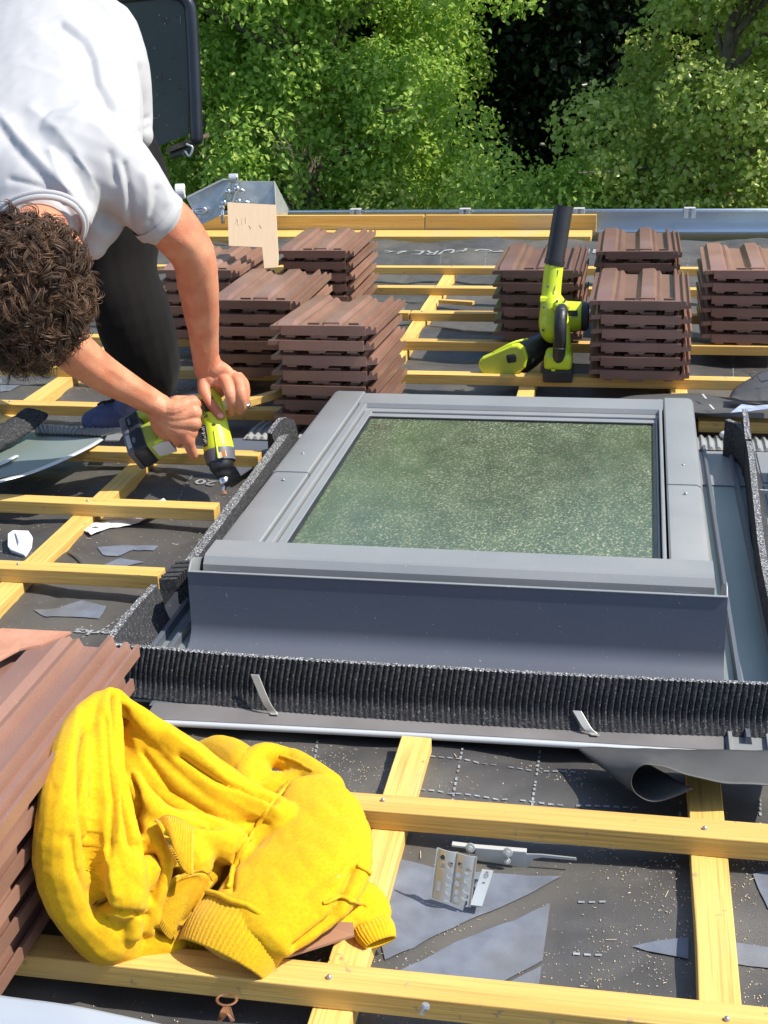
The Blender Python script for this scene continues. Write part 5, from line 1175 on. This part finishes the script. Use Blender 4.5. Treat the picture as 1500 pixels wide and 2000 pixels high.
k = MB(); k.v = [p for r in hem for p in r]; k.f = [(j * 40 + i, j * 40 + (i + 1) % 40, (j + 1) * 40 + (i + 1) % 40, (j + 1) * 40 + i) for j in range(4) for i in range(40)]; k.build('sleeve_hem', m_shirt, sh_o, smooth=True)
# trousers and shoe
k = MB()
vt(k, [(130, 215, 3.18, .11), (205, 250, 3.14, .10), (228, 330, 3.06, .100), (236, 430, 2.98, .098), (236, 530, 2.93, .085), (262, 620, 2.90, .088), (280, 690, 2.93, .084), (285, 735, 3.00, .076), (268, 775, 3.05, .058), (255, 792, 3.07, .052)])
vt(k, [(130, 215, 3.18, .11), (60, 230, 3.16, .13), (-60, 330, 3.0, .11), (-130, 500, 2.75, .095), (-150, 640, 2.85, .08), (-150, 770, 3.0, .06)])
vt(k, [(262, 250, 3.12, .035), (292, 310, 3.10, .032), (303, 370, 3.06, .040)])
me = remesh(k, .006, 5, lambda co, no: co + no * (.004 * nz3(co, 18, 41) + .0016 * nz3(co, 55, 42))[:, None]); place(me, 'trousers', m_trou, pe)
for (hx, hy, tx, ty) in ((262, 806, 178, 822), (-140, 790, -230, 830)):
    k = MB(); a = P(hx, hy, .085); b = P(tx, ty, .075); m_ = a.lerp(b, .5)
    k.tube([a, m_ + Vector((0, 0, .006)), b], [(.036, .042), (.045, .036), (.040, .024)], n=20); k.tube([a, P(hx - 6, hy - 18, .12)], [.038, .04], n=16)
    me = remesh(k, .0035, 4); shoe = place(me, 'shoe', m_shoe, pe)
    k = MB(); k.tube([a - Vector((0, 0, .030)), m_ - Vector((0, 0, .028)), b - Vector((0, 0, .016)) + (b - a).normalized() * .006], [(.042, .013), (.053, .013), (.049, .014)], n=20); k.build('rubber_sole', m_white, shoe, smooth=True)
    for i in range(4):
        p = a.lerp(b, .18 + .14 * i) + Vector((0, -.01, .042)); MB().tube([p + Vector((-.016, -.006, -.004)), p + Vector((0, -.004, .003)), p + Vector((.018, .006, -.003))], [.0028] * 3, n=8).build('lace', mat('black_lace', (.02, .02, .02), .8) if 'black_lace' not in MATS else MATS['black_lace'], shoe, smooth=True)
    MB().ball(a.lerp(b, .22) + Vector((0, -.010, .030)), (.030, .020, .014)).build('tongue', mat('tan_canvas', (.50, .32, .14), .8) if 'tan_canvas' not in MATS else MATS['tan_canvas'], shoe, smooth=True)
# ================================================================ GROUND AND TREES (world frame)
GZ = -4.2
gr = MB().grid(lambda x, y: (x, y, GZ + .25 * noise.noise(Vector((x * .2, y * .2, 0)))), frange(-150, 150, 60), frange(-60, 240, 60)); g_ = gr.build('ground', m_earth, None, smooth=True, org=(0, 0, GZ)); tag(g_, kind='structure', label='shaded earth and undergrowth below the roof'); WORLD.add('ground')
# the building under the roof, for views from the side
w_ = T @ Vector((0, 5.75, -.1))
hb_ = MB().box(-3.5, 2.5, 1.0, w_.y - .25, GZ, w_.z - .12); o = hb_.build('house_wall', mat('render_wall', (.5, .47, .42), .9, var=.05), None, org=(0, 3, GZ)); tag(o, 'plain rendered house wall below the eaves', 'wall'); WORLD.add(o.name)
def WP(px, py, y): return T @ V(px, py, y)
def leaves(name, centers, radii, per, size, m, par, flat=.6, seed=1, out_bias=.55):
    per = list(per); r = np.random.default_rng(seed); n = sum(per); C0 = np.repeat(np.array(centers), per, axis=0); R0 = np.repeat(np.array(radii), per)[:, None]
    d = r.normal(size=(n, 3)); d /= np.linalg.norm(d, axis=1)[:, None]; rad = np.clip(r.normal(.86, .17, (n, 1)), .2, 1.3)
    p = C0 + d * R0 * rad * np.array([1, 1, .85]); nrm = d * out_bias + np.array([0, 0, .45]) + r.normal(size=(n, 3)) * .6; nrm /= np.linalg.norm(nrm, axis=1)[:, None]
    u = np.cross(nrm, r.normal(size=(n, 3))); u /= np.linalg.norm(u, axis=1)[:, None]; u[:, 2] -= .25; u /= np.linalg.norm(u, axis=1)[:, None]; s = np.cross(nrm, u)
    L0 = (size * r.uniform(.55, 1.25, (n, 1))); w = L0 * flat * .5
    v = np.empty((n, 6, 3)); v[:, 0] = p - u * L0 * .5; v[:, 1] = p - u * L0 * .12 + s * w + nrm * L0 * .10; v[:, 2] = p + u * L0 * .22 + s * w * .75 + nrm * L0 * .08
    v[:, 3] = p + u * L0 * .5 - nrm * L0 * .08; v[:, 4] = p + u * L0 * .22 - s * w * .75 + nrm * L0 * .08; v[:, 5] = p - u * L0 * .12 - s * w + nrm * L0 * .10
    me = bpy.data.meshes.new(name); me.vertices.add(n * 6); me.vertices.foreach_set('co', (v - np.array(ORG[par.name])).astype(np.float32).ravel())
    b = np.arange(n)[:, None] * 6; f = np.stack([np.concatenate([b, b + 1, b + 2, b + 3], 1), np.concatenate([b, b + 3, b + 4, b + 5], 1)], 1).reshape(-1)
    me.loops.add(n * 8); me.loops.foreach_set('vertex_index', f.astype(np.int32)); me.polygons.add(n * 2); me.polygons.foreach_set('loop_start', (np.arange(n * 2) * 4).astype(np.int32)); me.update(calc_edges=True)
    at = me.attributes.new('tone', 'FLOAT', 'POINT'); tn = np.clip(r.normal(.42, .26, n) + (r.random(n) < .05) * .5, 0, 1); at.data.foreach_set('value', np.repeat(tn, 6).astype(np.float32))
    me.materials.append(m); o = bpy.data.objects.new(name, me); link(o, par, None); return o
def tree(label, base, c, rad, nb, per, br, size, m, seed, flat=.6, cut=None):
    r = np.random.default_rng(seed); t = thing('tree', label, 'tree', base, 'trees beyond the gutter'); WORLD.add(t.name)
    cs, rs = [], []
    while len(cs) < nb:
        d = r.normal(size=3); d /= np.linalg.norm(d); q = np.array(c) + d * np.array(rad) * r.uniform(.45, 1.0)
        if q[2] < GZ + .3: continue
        if cut and not cut(q): continue
        cs.append(q); rs.append(r.uniform(*br))
    leaves('crown', cs, rs, [max(30, int(per * (x / br[1]) ** 2)) for x in rs], size, m, t, flat, seed)
    k = MB(); top = Vector(c) + Vector((0, 0, rad[2] * .5)); b = Vector(base)
    k.tube([b, b.lerp(top, .3) + Vector((.08, 0, 0)), b.lerp(top, .65) - Vector((.05, 0, 0)), top], [.11, .085, .055, .015], n=12); k.build('trunk', m_bark, t, smooth=True)
    for i in r.choice(nb, min(nb, 46), replace=False):
        e = Vector(cs[i]); s0 = b.lerp(top, min(.95, max(.1, (e.z - b.z) / (top.z - b.z) * .75))); mid = s0.lerp(e, .5) + Vector((0, 0, .12))
        if (e - s0).length < .2: continue
        MB().tube([s0, mid, e, e + (e - mid) * .5], [.028, .018, .009, .003], n=6, sub=3).build('limb', m_bark, t, smooth=True)
    return t
Ti = np.array(T.inverted())
def seen(q):
    q = Ti @ np.array([q[0], q[1], q[2], 1.0]); return proj(q[None, :3])[0]
def cutA(q):
    p = seen(q); return p[0] < np.interp(p[1], [-400, 0, 100, 200, 250, 300, 400, 900], [900, 860, 880, 905, 940, 965, 970, 1000]) or (990 < p[0] < 1160 and -90 < p[1] < -10)
def cutB(q):
    p = seen(q); return p[0] > np.interp(p[1], [-400, 0, 60, 120, 200, 250, 400, 900], [1220, 1275, 1260, 1240, 1200, 1165, 1165, 1150])
cA = WP(600, 250, 10.2); tA = Vector((cA.x, cA.y, GZ))
tree('dense bright green tree filling the left of the view behind the gutter', tA, (cA.x - .25, cA.y + .5, GZ + 2.3), (2.0, 1.3, 3.0), 300, 1150, (.16, .40), .052, m_leafA, 3, .62, cutA)
cB = WP(1420, 200, 10.0)
tree('birch with glossy yellow green leaves on the right behind the gutter', (cB.x, cB.y, GZ), (cB.x + .05, cB.y + .3, GZ + 2.0), (1.75, 1.3, 2.9), 270, 850, (.14, .36), .046, m_leafB, 5, .8, cutB)
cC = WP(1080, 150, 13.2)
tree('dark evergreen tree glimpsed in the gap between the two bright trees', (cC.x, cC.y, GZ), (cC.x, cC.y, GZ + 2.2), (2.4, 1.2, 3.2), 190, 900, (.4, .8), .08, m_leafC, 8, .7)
cD = WP(0, 100, 12.5)
tree('green tree behind the hoist platform at the top left corner', (cD.x - .4, cD.y, GZ), (cD.x - .4, cD.y, GZ + 2.4), (2.0, 1.3, 3.2), 200, 800, (.3, .5), .052, m_leafA, 9, .6)
for px, y, h, lab in ((1000, 9.3, 2.0, 'low leafy shrub under the left edge of the dark gap'), (1120, 9.8, 1.7, 'low leafy shrub under the birch side of the dark gap')):
    w0 = WP(px, 380, y); sb = thing('shrub', lab, 'shrub', (w0.x, w0.y, GZ), 'shrubs below the dark gap'); WORLD.add(sb.name)
    r_ = np.random.default_rng(int(px)); cs = [(w0.x + r_.normal() * .38, w0.y + r_.normal() * .3, GZ + r_.uniform(.1, 1) * (w0.z - GZ + .12)) for _ in range(46)]
    leaves('foliage', cs, [.28] * 46, [520] * 46, .045, m_leafB if px > 1050 else m_leafA, sb, .6, int(px))
    for i in range(6): MB().tube([(w0.x, w0.y, GZ), Vector(cs[i]).lerp(Vector((w0.x, w0.y, GZ)), .4), cs[i]], [.02, .014, .004], n=6).build('stem', m_bark, sb, smooth=True)
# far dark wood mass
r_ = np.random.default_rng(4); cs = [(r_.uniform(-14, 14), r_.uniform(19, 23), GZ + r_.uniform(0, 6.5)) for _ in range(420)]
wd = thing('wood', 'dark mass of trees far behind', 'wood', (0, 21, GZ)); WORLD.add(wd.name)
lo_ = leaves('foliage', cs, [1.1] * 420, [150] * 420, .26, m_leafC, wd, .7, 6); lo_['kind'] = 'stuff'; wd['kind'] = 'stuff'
# ================================================================ tilt the roof frame into the world
for o in [o for o in S.objects if o.parent is None and o.type in {'EMPTY', 'MESH'} and o.name not in WORLD]:
    o.matrix_world = T @ o.matrix_basis
